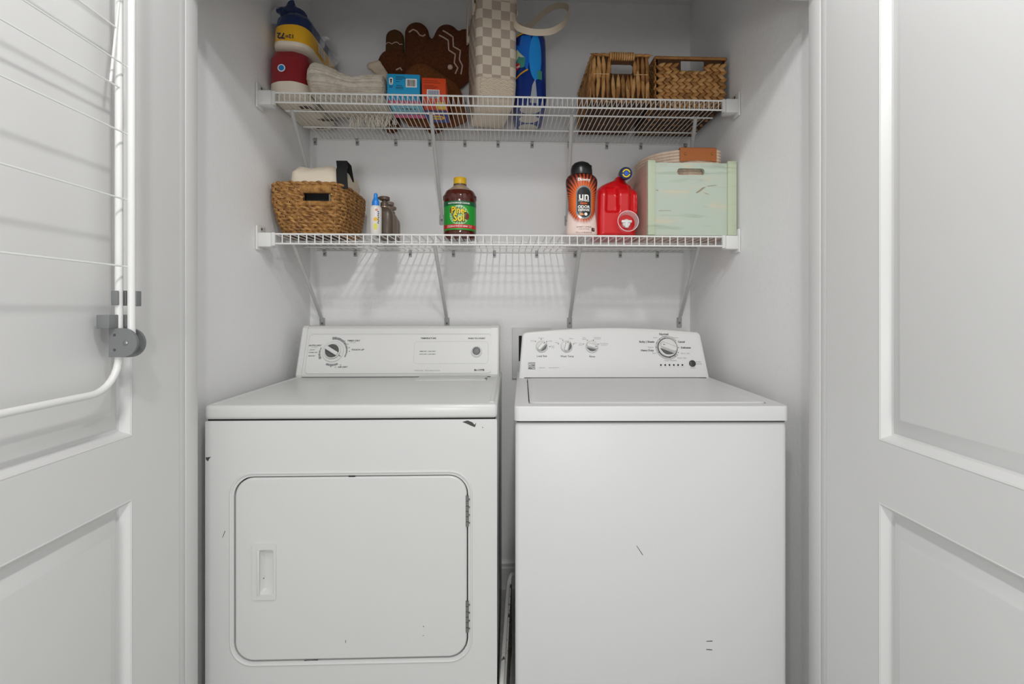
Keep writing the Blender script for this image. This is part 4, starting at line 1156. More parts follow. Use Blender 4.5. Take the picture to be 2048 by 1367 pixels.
# handles
for sx in (-1, 1):
    for sy in (-1, 1):
        c = lathe([(.0135, 0), (.0135, .004), (.010, .006)], 20)
        obj('handle_button', MB().add(c, 0, T(sx * (bw / 2), sy * (bd * .40), bh - .055 if sx < 0 else bh - .06) @ RY(sx * PI / 2)), EVA, bag, world=False)
lh = [(-bw / 2 - .006, -bd * .40, bh - .075), (-bw / 2 - .008, -bd * .40, bh - .03), (-bw / 2 - .005, -bd * .36, bh + .06), (-bw / 2 + .01, -bd * .2, bh + .13), (-bw / 2 + .02, 0, bh + .15), (-bw / 2 + .01, bd * .2, bh + .13), (-bw / 2 - .005, bd * .36, bh + .06), (-bw / 2 - .006, bd * .40, bh - .07)]
obj('strap', ribbon(smooth_path(lh, 6), (0, 1, 0.05), .022, .005), EVA, bag, world=False, smooth=50)
rh = [at(*q[:2], y=q[2]) for q in ((1026, 36, 1.665), (1033, 52, 1.655), (1050, 61, 1.645), (1075, 65, 1.64), (1104, 62, 1.65), (1128, 46, 1.68), (1138, 26, 1.73), (1133, 13, 1.79), (1112, 12, 1.84), (1090, 24, 1.87), (1070, 42, 1.88), (1052, 56, 1.875), (1035, 50, 1.87))]
MI = parent_inv(bag)
rh = smooth_path(rh, 6)
obj('strap', ribbon(rh, (0, -0.35, 1), .020, .005), EVA, bag, smooth=50)

# ------------------------------------------------------------------ blue wrapped wipes pack
BW = mat('wrap_royal_blue', '#0a2f7e', .22, bump=(18, .35, .006)); BB = mat('wrap_bright_blue', '#1f8fe0', .25); BM = mat('wrap_mid_blue', '#1668c8', .25)
GRN = mat('label_green', '#3f8f7c', .35); GOLD = mat('label_gold', '#d9a520', .4); LRED = mat('label_red', '#c4232e', .4)
wc = at(1061, 190, y=1.69)
wr = .0555
wp = thing('wipes_pack', (wc.x, 1.80, ZU), 'tall royal blue shrink-wrapped pack of wipes beside the checkered tote', 'pack')
def stad(z, r, y0=-.085, y1=.085, n=12):
    return [(r * math.cos(PI + PI * i / n), y0 + r * math.sin(PI + PI * i / n), z) for i in range(n + 1)] + [(r * math.cos(PI * i / n), y1 + r * math.sin(PI * i / n), z) for i in range(n + 1)]
HH = .252
m = MB().add(loft([stad(.001, wr * .80), stad(.006, wr * .93), stad(.03, wr), stad(.12, wr * 1.01), stad(.20, wr), stad(HH - .02, wr * .985), stad(HH - .006, wr * .93), stad(HH, wr * .80)]))
obj('wrapper', jig(m, .0016, 25, 3), BW, wp, world=False, smooth=70)
WY = -.085
def wmap(x, y, z): # x = arc length along the round front, y = height
    a = x / wr - PI / 2; r = wr + .0022 + z
    return (r * math.cos(a), WY + r * math.sin(a), y)
def deco(name, vf, m, parent, w=0.0):
    obj(name, MB().add(wrap([[(p[0], p[1], w) for p in vf[0]], vf[1]], wmap)), m, parent, world=False, smooth=60)
deco('print_panel', rings([(-.080, .085), (-.012, .112), (.000, .17), (.000, .228), (-.030, .232), (-.08, .222)], 6), BM, wp)
deco('print_oval', rings([(.015 + .0215 * math.cos(i * PI / 14), .155 + .077 * math.sin(i * PI / 14)) for i in range(28)], 6), BB, wp, .0008)
deco('print_gold_band', ([(x_, z_, 0) for i in range(9) for x_, z_ in ((-.08 + .085 * i / 8, .229 + .006 * math.sin(i / 8 * 2)), (-.08 + .085 * i / 8, .235 + .006 * math.sin(i / 8 * 2)))], [(2 * i, 2 * i + 2, 2 * i + 3, 2 * i + 1) for i in range(8)]), GOLD, wp, .0008)
deco('print_gold_band', ([(x_, z_, 0) for i in range(9) for x_, z_ in ((-.08 + .07 * i / 8, .080 + .03 * i / 8), (-.08 + .07 * i / 8, .086 + .03 * i / 8))], [(2 * i, 2 * i + 2, 2 * i + 3, 2 * i + 1) for i in range(8)]), GOLD, wp, .0008)
deco('print_green', rings([(-.078, .10), (-.022, .125), (-.018, .155), (-.045, .165), (-.078, .15)], 5), GRN, wp, .0006)
deco('print_cloth', rings([(-.058, .152), (-.022, .156), (-.040, .176), (-.050, .19), (-.062, .186)], 4), mat('print_sage', '#b9c4a4', .5), wp, .001)
deco('print_red', rings([(-.055 + .017 * math.cos(i * PI / 8), .131 + .0125 * math.sin(i * PI / 8)) for i in range(16)], 4), LRED, wp, .0012)
tg = text_geo('Clorox', .013, bold=.03, shear=.15)
deco('lettering', ([(p[0] - .058, p[1] + .130, 0) for p in tg[0]], tg[1]), WHT, wp, .0016)
deco('print_small', rings(rrect(.018, .030, .002, 2, .030, .098), 3), GRN, wp, .0012)
deco('print_silver', rings([(-.004, .0), (.022, .0), (.018, .04), (.014, .082), (.004, .06)], 5), mat('film_silver', '#aab0b8', .2), wp, .001)
for i in range(3):
    obj('roll_end', MB().add(lathe([(.036, -.0004), (.036, .001)], 24), 0, T(0, -.085 + i * .085, 0)), mat('roll_white', '#c9c4bb', .7), wp, world=False)

# ------------------------------------------------------------------ woven hyacinth baskets on the upper shelf
HY = [mat('hyacinth_a', '#c08c50', .6, bump=(130, .5, .002), var=(25, '#996834', .35, .7)), mat('hyacinth_b', '#cfa168', .6, bump=(130, .5, .002), var=(25, '#a97840', .35, .7)), mat('hyacinth_c', '#a5743f', .6, bump=(130, .5, .002), var=(25, '#7d5128', .35, .7))]
HCORE = mat('hyacinth_core', '#4a2d14', .8)
def leaf(L, w, t, n=6, seg=5, twist=0.5, pw=0.75):
    secs = []
    for i in range(seg + 1):
        s = i / seg; r = max(.10, math.sin(PI * s) ** pw)
        a0 = twist * (s - .5)
        sec = []
        for k in range(n):
            a = 2 * PI * k / n
            x, z = w / 2 * r * math.cos(a), t / 2 * r * math.sin(a)
            sec.append((x * math.cos(a0) - z * math.sin(a0), (s - .5) * L, x * math.sin(a0) + z * math.cos(a0)))
        secs.append(sec)
    return loft(secs)     # long axis +y, thickness +z
def leaf_mesh(name, L, w, t, twist, m):
    v, f = leaf(L, w, t, twist=twist)
    me = bpy.data.meshes.new(name); me.from_pydata([tuple(p) for p in v], [], f); me.materials.append(m)
    me.polygons.foreach_set('use_smooth', [True] * len(me.polygons)); me.update(); return me
def put(me, name, parent, M):
    o = bpy.data.objects.new(name, me); o.parent = parent; o.matrix_basis = M; COL.objects.link(o); return o

# basket with upright strands
fy = 1.655; bd = .305
a = at(1180, 200, y=fy); b = at(1302, 200, y=fy); tt = at(1190, 106, y=fy)
bw = b.x - a.x; bh = tt.z - ZU
k1 = thing('woven_basket', ((a.x + b.x) / 2, fy + bd / 2, ZU), 'brown woven basket with loose upright strands and a cut-out handle on upper shelf', 'basket', 'hyacinth baskets on the upper shelf')
tin = .010    # taper of the sides towards the top
hw_, hh_, hcz = .082, .036, bh - .050
def wallM(side):
    hy = bd / 2
    return {'f': T(0, -hy, 0) @ UP_FRONT, 'b': T(0, hy, 0) @ RZ(PI) @ UP_FRONT, 'l': T(-bw / 2, 0, 0) @ RZ(-PI / 2) @ UP_FRONT, 'r': T(bw / 2, 0, 0) @ RZ(PI / 2) @ UP_FRONT}[side]
core = MB()
hole = rrect(hw_ - .004, hh_ - .004, .008, 4, .004, hcz)
trap = lambda w: [(-w / 2, .002), (w / 2, .002), (w / 2 - tin, bh - .004), (-w / 2 + tin, bh - .004)]
core.add(plate([trap(bw - .012), hole], .003, -.006), 0, wallM('f')); core.add(plate([trap(bw - .012), hole], .003, -.006), 0, wallM('b'))
for sd in 'lr':
    M = wallM(sd) @ RX(-math.atan2(tin, bh))
    core.add(prism([(-bd / 2 + .006, .002), (bd / 2 - .006, .002), (bd / 2 - .006, bh - .004), (-bd / 2 + .006, bh - .004)], .003, -.006), 0, M)
core.add(box(-bw / 2 + .008, bw / 2 - .008, -bd / 2 + .008, bd / 2 - .008, .002, .006))
obj('frame', core, HCORE, k1, world=False, smooth=0)
rnd = random.Random(5)
LM = [leaf_mesh('strand', .085, .0155, .010, tw, HY[i % 3]) for i, tw in enumerate((.6, -.5, .9, .2, -.8, .4))]
LS = [leaf_mesh('strand', .056, .0150, .010, tw, HY[i % 3]) for i, tw in enumerate((.6, -.5, .9))]
def strands_front(M, w, n, holecut=True):
    for i in range(n):
        u0 = -w / 2 + .008 + (w - .016) * i / (n - 1)
        inh = holecut and abs(u0 - .004) < hw_ / 2 + .002
        rows = ((.052, 0), (bh * .52, 0), (bh - .045, 0)) if not inh else ((.052, 0), (hcz - hh_ / 2 - .040, 0))
        for j, (zc, _) in enumerate(rows):
            u = u0 * (1 - tin * 2 / w * zc / bh) + rnd.uniform(-.002, .002)
            me = rnd.choice(LM)
            put(me, 'strand', k1, M @ T(u, zc + rnd.uniform(-.006, .006), rnd.uniform(-.003, .002)) @ RZ(rnd.uniform(-.13, .13)) @ RY(rnd.uniform(-.4, .4)))
strands_front(wallM('f'), bw, 12)
Ml = wallM('l') @ RX(-math.atan2(tin, bh))
for i in range(16):
    u = -bd / 2 + .010 + (bd - .02) * i / 15
    for zc in (.055, bh * .5, bh - .045): put(rnd.choice(LM), 'strand', k1, Ml @ T(u, zc + rnd.uniform(-.008, .008), rnd.uniform(-.003, .001)) @ RZ(rnd.uniform(-.15, .15)))
Mr = wallM('r') @ RX(-math.atan2(tin, bh))
for i in range(8):
    u = -bd / 2 + .015 + (bd - .03) * i / 7
    put(rnd.choice(LM), 'strand', k1, Mr @ T(u, bh - .045, -.003)); put(rnd.choice(LM), 'strand', k1, Mr @ T(u, .052, -.003))
# bottom strands seen through the deck
for i in range(11):
    for j in range(4):
        put(rnd.choice(LM), 'strand', k1, T(-bw / 2 + .014 + (bw - .028) * i / 10, -bd / 2 + .045 + j * .072, .0045) @ RZ(rnd.uniform(-.15, .15)) @ Matrix.Diagonal((1, 1, .6, 1)))
# rim, bottom braid, handle wrap
zt = bh - .006
tw_, td_ = bw / 2 - tin, bd / 2
def edge_leaves(p, q, step, name, lean, meshes, M=Matrix()):
    p = Vector(p); q = Vector(q); n = max(2, int((q - p).length / step)); d = (q - p).normalized()
    for i in range(n):
        c = p.lerp(q, (i + .5) / n)
        ang = math.atan2(d.y, d.x) if abs(d.z) < .5 else 0
        if abs(d.z) < .5: Mx = T(*c) @ RZ(ang - PI / 2) @ RY(0) @ RX(rnd.uniform(-.05, .05)) @ RZ(lean)
        else: Mx = T(*c) @ RX(PI / 2) @ RZ(lean)
        put(rnd.choice(meshes), name, k_cur, M @ Mx)
k_cur = k1
edge_leaves((-tw_, -td_, zt), (-.035, -td_, zt), .020, 'rim_wrap', .25, LS); edge_leaves((.043, -td_, zt), (tw_, -td_, zt), .020, 'rim_wrap', -.25, LS)
edge_leaves((-tw_, -td_, zt), (-tw_, td_, zt), .030, 'rim_wrap', .2, LS); edge_leaves((tw_, -td_, zt), (tw_, td_, zt), .035, 'rim_wrap', .2, LS); edge_leaves((-tw_, td_, zt), (tw_, td_, zt), .035, 'rim_wrap', .2, LS)
edge_leaves((-bw / 2 + .004, -td_, .010), (bw / 2 - .004, -td_, .010), .022, 'bottom_braid', .45, LS)
hm_ = MB(); n = 11
for i in range(n):
    x = -.035 + .078 * i / (n - 1)
    hm_.add(wrap(tube([(.0105 * math.cos(t / 9 * 2 * PI), .004 * (t / 9 - .5), .0105 * math.sin(t / 9 * 2 * PI)) for t in range(9)], .0042, 5, closed=True), lambda X, Y, Z: (Y, X, Z)), 0, T(x, -td_, zt - .004))
    hm_.add(wrap(tube([(.0105 * math.cos(t / 9 * 2 * PI), .004 * (t / 9 - .5), .0105 * math.sin(t / 9 * 2 * PI)) for t in range(9)], .0042, 5, closed=True), lambda X, Y, Z: (Y, X, Z)), 0, T(x, td_, zt - .004))
obj('handle_wrap', hm_, HY[1], k1, world=False, smooth=60, kind='stuff')
for sx in (-1, 1): put(LS[0], 'handle_side', k1, T(.004 + sx * (hw_ / 2 + .003), -td_ - .002, hcz) @ RX(PI / 2))
for (x0_, x1_) in ((-bw / 2 + .012, -.04), (.05, bw / 2 - .012)):
    obj('reed', tube([(x0_, -td_ - .004, bh * .58), (x1_, -td_ - .004, bh * .58)], .0012, 5), mat('reed_pale', '#d8b98a', .6), k1, world=False)

# basket with plaited rows
fy2 = 1.665; bd2 = .30
a = at(1311, 200, y=fy2); b = at(1452, 200, y=fy2); tt = at(1330, 113, y=fy2)
bw2 = b.x - a.x; bh2 = tt.z - ZU
k2 = thing('woven_basket', ((a.x + b.x) / 2, fy2 + bd2 / 2, ZU), 'brown basket of neat plaited rows with a square cut-out handle against the wall', 'basket', 'hyacinth baskets on the upper shelf')
core = MB()
hw2, hh2 = .082, .040; hz2 = bh2 - .010 - hh2 / 2
h2 = rrect(hw2, hh2, .004, 3, .008, hz2)
M2 = {'f': T(0, -bd2 / 2, 0) @ UP_FRONT, 'b': T(0, bd2 / 2, 0) @ RZ(PI) @ UP_FRONT, 'l': T(-bw2 / 2, 0, 0) @ RZ(-PI / 2) @ UP_FRONT, 'r': T(bw2 / 2, 0, 0) @ RZ(PI / 2) @ UP_FRONT}
sq = lambda w: [(-w / 2, .002), (w / 2, .002), (w / 2, bh2 - .003), (-w / 2, bh2 - .003)]
core.add(plate([sq(bw2 - .012), h2], .003, -.006), 0, M2['f']); core.add(plate([sq(bw2 - .012), [(-p[0] + .0, p[1]) for p in h2][::-1]], .003, -.006), 0, M2['b'])
for sd in 'lr': core.add(prism(sq(bd2 - .012), .003, -.006), 0, M2[sd])
core.add(box(-bw2 / 2 + .008, bw2 / 2 - .008, -bd2 / 2 + .008, bd2 / 2 - .008, .002, .006))
obj('frame', core, HCORE, k2, world=False, smooth=0)
LB = [leaf_mesh('plait', .038, .0160, .010, tw, HY[i % 3]) for i, tw in enumerate((.5, .3, .7, .2, .6, .4))]
def plait(M, w, z, cut=None, step=.0215, every=1, e0=.016):
    n = int((w - 2 * e0) / step)
    for i in range(n + 1):
        u = -w / 2 + e0 + (w - 2 * e0) * i / n
        if cut and cut[0] < u < cut[1]: continue
        for s in (1, -1):
            put(rnd.choice(LB), 'plait', k2, M @ T(u + (.004 if s > 0 else 0), z + s * .0056, -.001 + rnd.uniform(-.001, .001)) @ RZ(-PI / 2 + s * .48 + rnd.uniform(-.06, .06)))
nr = 7
for j in range(nr):
    z = .010 + (bh2 - .020) * j / (nr - 1)
    if j == nr - 1: continue
    c = (-.033 - .006, .049 + .006) if abs(z - hz2) < hh2 / 2 + .004 else None
    plait(M2['f'], bw2, z, c)
for j in range(0, nr): 
    z = .012 + (bh2 - .024) * j / (nr - 1)
    n = 5
    for i in range(n):   # the front part of the side wall
        for s in (1, -1): put(rnd.choice(LB), 'plait', k2, M2['l'] @ T(bd2 / 2 - .014 - i * .019, z + s * .0046, -.001) @ RZ(-PI / 2 + s * .48))
k_cur = k2
rim2 = MB()
tube2 = lambda p, q, r: rim2.add(tube([Vector(p).lerp(Vector(q), i / 24) for i in range(25)], [r * (1 + .12 * (i % 2)) for i in range(25)], 7))
for (p, q) in (((-bw2 / 2, -bd2 / 2, bh2 - .004), (bw2 / 2, -bd2 / 2, bh2 - .004)), ((-bw2 / 2, bd2 / 2, bh2 - .004), (bw2 / 2, bd2 / 2, bh2 - .004)), ((-bw2 / 2, -bd2 / 2, bh2 - .004), (-bw2 / 2, bd2 / 2, bh2 - .004)), ((bw2 / 2, -bd2 / 2, bh2 - .004), (bw2 / 2, bd2 / 2, bh2 - .004))):
    tube2(p, q, .0052)
obj('rim', rim2, HY[2], k2, world=False, smooth=60)
LBB = [leaf_mesh('bottom_plait', .05, .018, .008, tw, HY[i % 3]) for i, tw in enumerate((.3, .2, .4))]
for i in range(9):
    for j in range(6):
        put(rnd.choice(LBB), 'bottom_plait', k2, T(-bw2 / 2 + .016 + (bw2 - .032) * i / 8, -bd2 / 2 + .03 + j * .048, .0045) @ RZ((.4 if i % 2 else -.4)))

# ------------------------------------------------------------------ lower shelf: seagrass basket with a canvas tote
SG = [mat('seagrass_a', '#b98a4e', .65, bump=(220, .5, .0015), var=(60, '#80562a', .35, .7)), mat('seagrass_b', '#a97a42', .65, bump=(220, .5, .0015), var=(60, '#6d4620', .35, .7))]
sb = thing('seagrass_basket', (-.655, 1.80, ZLW), 'brown seagrass basket with wrapped handle holding a canvas bag on lower shelf', 'basket')
SBH = .172
def sgsec(t, inset=0.0, n=120):
    """superellipse ring at height fraction t (world)"""
    xa = -.742 + (-.781 + .742) * min(1, t * 1.5) ** .6; xb = -.556 + (-.531 + .556) * min(1, t * 1.5) ** .6
    ya = 1.668 - .030 * min(1, t * 1.5) ** .6; yb_ = 1.93 + .035 * t
    cx_, cy_ = (xa + xb) / 2, (ya + yb_) / 2
    hx_, hy_ = (xb - xa) / 2 - inset, (yb_ - ya) / 2 - inset
    out = []
    for k in range(n):
        a = 2 * PI * k / n; e = .42
        c_, s_ = math.cos(a), math.sin(a)
        out.append((Vector((cx_ + math.copysign(abs(c_) ** e, c_) * hx_, cy_ + math.copysign(abs(s_) ** e, s_) * hy_, ZLW + .004 + t * (SBH - .004))), Vector((c_, s_, 0))))
    return out
hx0_, hx1_ = at(606, 394, y=1.64).x, at(660, 394, y=1.64).x
hz0_, hz1_ = at(630, 404, y=1.64).z, at(630, 385, y=1.64).z
def inhole(p): return p.y < 1.70 and hx0_ < p.x < hx1_ and hz0_ < p.z < hz1_
lin_ = MB(); L0 = [[p for p, _ in sgsec(t, .009, 120)] for t in [i / 24 for i in range(25)]]
vv, ff = loft(L0, True, False)
ff = [q for q in ff if len(q) > 4 or not all(inhole(Vector(vv[i])) for i in q)]
obj('liner', MB().add((vv, ff)), HCORE, sb, smooth=60)
NR = 15
wv = MB()
def even(ring, m):
    P = [p for p, _ in ring]; P.append(P[0]); L = [0]
    for i in range(1, len(P)): L.append(L[-1] + (P[i] - P[i - 1]).length)
    out = []; j = 0
    for i in range(m):
        s = L[-1] * i / m
        while L[j + 1] < s: j += 1
        q = P[j].lerp(P[j + 1], (s - L[j]) / max(1e-9, L[j + 1] - L[j])); tg = (P[j + 1] - P[j]).normalized()
        out.append((q, Vector((tg.y, -tg.x, 0))))
    return out
for j in range(NR):
    t = .040 + .940 * j / (NR - 1)
    E_ = even(sgsec(t, .003, 160), 384)
    for st_ in (0, 1):
        run = []
        for i in range(385):
            p, nn = E_[i % 384]
            ph = 2 * PI * i / 384 * 22 + (PI if st_ else 0) + (PI / 2 if j % 2 else 0)
            q = p + nn * (.0040 * math.sin(ph)) + Vector((0, 0, .0030 * math.cos(ph) + .0012 * math.sin(i * .37 + j)))
            if inhole(p):
                if len(run) > 3: wv.add(tube(run, .0048, 5), (j + st_) % 2)
                run = []
            else: run.append(q)
        if len(run) > 3: wv.add(tube(run, .0048, 5), (j + st_) % 2)
obj('weave', wv, SG, sb, smooth=70, kind='stuff')
stk = MB()
for i in range(0, 40):
    pts = [even(sgsec(t, -.0005, 120), 120)[i * 3][0] for t in (.02, .3, .6, .95)]
    if any(inhole(Vector((p.x, p.y, hz0_ + .01))) for p in pts): continue
    stk.add(tube(pts, .0012, 4))
obj('stakes', stk, mat('stake_pale', '#cba56b', .6), sb, kind='stuff')
cw_ = MB()
for (z_, x0_, x1_, r_) in ((hz1_ + .013, hx0_ - .006, hx1_ + .004, .0125), (hz0_ - .004, hx0_ - .008, hx1_ + .006, .007)):
    n = int((x1_ - x0_) / .0042)
    for i in range(n):
        x = x0_ + (x1_ - x0_) * i / (n - 1)
        cw_.add(wrap(tube([(r_ * .75 * math.cos(t / 10 * 2 * PI), .002 * (t / 10 - .5), r_ * math.sin(t / 10 * 2 * PI)) for t in range(10)], .0026, 5, closed=True), lambda X, Y, Z: (Y, X, Z)), 0, T(x, 1.642, z_))
obj('handle_wrap', cw_, SG[0], sb, smooth=60, kind='stuff')
CANV = mat('canvas_cream', '#e3d6c2', .85, bump=(60, .3, .003)); WEB = mat('webbing_black', '#0e0f12', .75, bump=(300, .4, .001))
tb = thing('canvas_tote', (-.64, 1.80, ZLW + .02), 'folded cream canvas tote bag with black straps inside the seagrass basket', 'bag')
tsecs = []
for (z, x0_, x1_, y0_, y1_) in ((ZLW + .02, -.72, -.57, 1.70, 1.90), (ZLW + .10, -.735, -.555, 1.685, 1.92), (ZLW + .17, -.735, -.548, 1.68, 1.93), (ZLW + .215, -.73, -.545, 1.69, 1.93), (ZLW + .240, -.715, -.552, 1.71, 1.92), (ZLW + .252, -.69, -.565, 1.75, 1.90)):
    tsecs.append([((x0_ + x1_) / 2 + p[0], (y0_ + y1_) / 2 + p[1], z + .006 * math.sin(p[0] * 60)) for p in rrect(x1_ - x0_, y1_ - y0_, .05, 8)])
m = MB().add(loft(tsecs)); m.v = bag_noise(m.v, .012, 11, 6)
obj('canvas_body', m, CANV, tb, smooth=80)
p1_ = at(685.5, 372, y=1.675); p2_ = at(686, 335, y=1.70); p3_ = at(687, 326, y=1.74)
obj('strap', ribbon([(p1_.x, 1.672, p1_.z - .01), (p2_.x, 1.685, p2_.z - .012), (p2_.x, 1.694, p2_.z), (p3_.x, 1.72, p3_.z + .001), (p3_.x + .003, 1.76, p3_.z - .004), (p3_.x, 1.80, p3_.z - .05)], (1, 0, 0), .036, .003), WEB, tb, smooth=30)
p1_ = at(569, 366, y=1.66)
obj('strap', ribbon([(p1_.x - .016, 1.68, p1_.z - .02), (p1_.x - .006, 1.685, p1_.z + .004), (p1_.x + .02, 1.69, p1_.z - .016)], (0, 1, 0), .03, .003), WEB, tb, smooth=30)
pt = at(632, 394, y=1.70)
obj('strap', rbox(pt.x - .05, pt.x + .05, 1.675, 1.679, pt.z - .025, pt.z + .025, .001, 1), WEB, tb)

# ------------------------------------------------------------------ small bottles
def bottle_root(name, u, y, label, cat, group=None):
    p = at(u, 480, y=y); return thing(name, (p.x, y, ZLW), label, cat, group), p.x
bx, x_ = bottle_root('lotion_bottle', 751.5, 1.655, 'slim white bottle with a bright blue nozzle cap beside the seagrass basket', 'bottle')
obj('body', lathe([(.0175, .0005), (.019, .003), (.0192, .05), (.0192, .085), (.0185, .093), (.0150, .098), (.010, .100)], 28), mat('bottle_white', '#dcd8d2', .35), bx, world=False)
obj('nozzle_cap', lathe([(.0118, .098), (.0120, .112), (.0100, .118), (.0066, .126), (.0062, .138), (.0035, .141)], 20), mat('cap_blue', '#1c7fd8', .35), bx, world=False)
def cylmap(r, x, y, z): 
    a = x / r - PI / 2; return ((r + z) * math.cos(a), (r + z) * math.sin(a), y)
def cdeco(name, vf, m, parent, r, w=.0004, fn=None):
    obj(name, MB().add(wrap([[(p[0], p[1], w) for p in vf[0]], vf[1]], lambda x, y, z: (fn or (lambda a, b, c: cylmap(r, a, b, c)))(x, y, z))), m, parent, world=False, smooth=60)
cdeco('fruit_print', rings(circ(.0065, 12, .004, .052), 2), mat('print_lemon', '#e3b32a', .5), bx, .0194)
cdeco('fruit_print', rings([(.004 + .011 * math.cos(i) * .5, .028 + .011 * math.sin(i)) for i in [k * .5 for k in range(12)]], 2), mat('print_banana', '#d8d545', .5), bx, .0194)
cdeco('flower_print', rings(circ(.0045, 5, .007, .083), 2), mat('print_coral', '#cf7a5c', .5), bx, .0194)
for i in range(7):
    cdeco('print_mark', rings(rrect(.0045, .0042, .001, 1, .0125 + .001 * (i % 2), .040 + i * .0062), 1), mat('print_ultramarine', '#2c4a8e', .5) if i > 4 else mat('print_slate', '#4a4c55', .5), bx, .0194, .0006)
PB = [mat('pump_umber', '#54473b', .35), mat('pump_taupe', '#7d6a5e', .4)]
for i, (u, y, mi, h, lab) in enumerate(((769, 1.715, 0, .1, 'dark brown pump bottle nearest the white bottle with blue cap'), (778, 1.80, 1, .1, 'taupe pump bottle between the dark brown pump bottle and another taupe one'), (783, 1.88, 1, .098, 'taupe pump bottle farthest back beside the wall'))):
    pb_, x_ = bottle_root('pump_bottle', u, y, lab, 'bottle', 'brown pump bottles on the lower shelf')
    s = 1.0
    bodyp = [[(p[0], p[1], z) for p in rrect(.062 * k, .050 * k, .018 * k, 5)] for z, k in ((.0005, .95), (.003, 1), (.075, 1), (.088, .93), (.098, .75), (.104, .48), (.106, .42))]
    obj('body', loft(bodyp), PB[mi], pb_, world=False, smooth=40)
    obj('collar', lathe([(.0135, .1055), (.0135, .122), (.012, .1235)], 20), PB[mi], pb_, world=False)
    ph = MB(); ph.add(lathe([(.0085, .122), (.0085, .132)], 14)); ph.add(lathe([(.013, .130), (.0178, .132), (.0182, .141), (.015, .1432)], 20)); ph.add(tube([(0, 0, .136), (-.010, -.016, .137), (-.016, -.026, .132)], [.006, .005, .0038], 8))
    obj('collar_ring', lathe([(.0139, .1055), (.0139, .1085)], 20), mat('ring_gold', '#b9a284', .3, .8), pb_, world=False)
    obj('pump_head', ph, PB[mi], pb_, world=False, smooth=50)

# ------------------------------------------------------------------ pine cleaner bottle
AMB = mat('cleaner_amber', '#4e1a0d', .12, coat=.4); SHD = mat('clear_shoulder', '#a99684', .15, coat=.4)
pn, x_ = bottle_root('cleaner_bottle', 920, 1.765, 'amber pine cleaner bottle with green label and yellow cap on lower shelf', 'bottle')
R1 = .0585
bm_ = MB()
pr = [(.050, .0005), (.0575, .006), (.0585, .02), (.0585, .028), (.0572, .030), (.0572, .132), (.0585, .135), (.0585, .150), (.057, .160), (.050, .1735)]
bm_.add(lathe(pr, 40, cap1=False), 0)
bm_.add(lathe([(.050, .1735), (.0215, .196), (.0205, .203)], 40, cap0=False), 1)
obj('body', bm_, [AMB, SHD], pn, world=False, smooth=35)
for i in range(9):
    a = -PI + PI * (i + .5) / 9
    obj('embossed_facet', MB().add(rbox(-.006, .006, -.001, .001, -.008, .008, .0008, 1), 0, RZ(a + PI / 2) @ T(0, -.0588, .149)), AMB, pn, world=False)
obj('cap', lathe([(.0205, .2005), (.0225, .201), (.0230, .208), (.0230, .221), (.0215, .2235)], 32), mat('cap_yellow', '#e8b81a', .35), pn, world=False)
obj('neck_ring', lathe([(.0235, .1965), (.0235, .2005), (.021, .2015)], 32), mat('neck_olive', '#6b5a2e', .3), pn, world=False)
RL = .0576
half = PI * RL * .62
lab = obj('label', MB().add(wrap(gridp(-half, half, .0305, .1315, 40, 1), lambda x, y, z: cylmap(RL, x, y, z))), mat('label_bright_green', '#1f9a35', .35), pn, world=False, smooth=60)
cdeco('label_band', gridp(-half, half, .116, .1315, 40, 1), mat('label_dark_green', '#0e5a34', .35), lab, RL, .0003)
cdeco('label_band', gridp(-half, half, .0365, .050, 40, 1), mat('label_crimson', '#c11f2a', .35), lab, RL, .0003)
cdeco('label_glow', rings([(.002 + .035 * math.cos(i * PI / 12), .082 + .034 * math.sin(i * PI / 12)) for i in range(24)], 4), mat('label_pale_green', '#9cc98a', .4), lab, RL, .0003)
for i in range(22):
    a = i * 2 * PI / 22; L = .007 + .003 * (i % 3)
    cdeco('pine_sprig', rings([(.002 + (.030 + dx) * math.cos(a + da), .082 + (.028 + dx) * math.sin(a + da)) for dx, da in ((-.009, -.05), (.005, 0), (-.009, .22))], 1), mat('label_forest', '#17462a', .5), lab, RL, .0005)
for (cx_, cz_) in ((-.024, .098), (.031, .078)):
    cdeco('pine_cone', rings([(cx_ + .0075 * math.cos(i * PI / 7), cz_ + .012 * math.sin(i * PI / 7)) for i in range(14)], 2), mat('cone_red', '#7d2a22', .5), lab, RL, .0007)
def ltxt(s, x, y, size, m, w=.0008, sx=1, bold=.02, par=None, shear=0):
    tg = text_geo(s, size, bold=bold, sx=sx, shear=shear)
    cdeco('lettering', ([(p[0] + x, p[1] + y, 0) for p in tg[0]], tg[1]), m, par or lab, RL, w)
PWH = mat('print_bright_white', '#f2f0ea', .4); PYL = mat('print_bright_yellow', '#f2d21e', .4); PDG = mat('print_deep_green', '#0d3f20', .4)
ltxt('Pine-', .0018, .1005 - .004, .034, PDG, .0010, .78, .07); ltxt('Pine-', .001, .1015 - .004, .034, PYL, .0014, .78, .025)
ltxt('Sol', .0018, .0705, .036, PDG, .0010, .88, .07); ltxt('Sol', .001, .0715, .036, PYL, .0014, .88, .025)
ltxt('MULTI-SURFACE CLEANER', .001, .1235, .0068, PWH, .0008, 1.0, .03); ltxt('KILLS 99.9% OF GERMS', .003, .0432, .0062, PWH, .0008, .95, .03)
ltxt('ORIGINAL', .002, .113, .0048, PWH, .0008, 1.1); ltxt('DISINFECTS', -.035, .0455, .0035, PWH); ltxt('DEODORIZES', -.035, .0410, .0035, PWH); ltxt('144 FL OZ', .043, .0455, .0035, PWH); ltxt('(4.25 L)', .043, .0410, .0035, PWH)

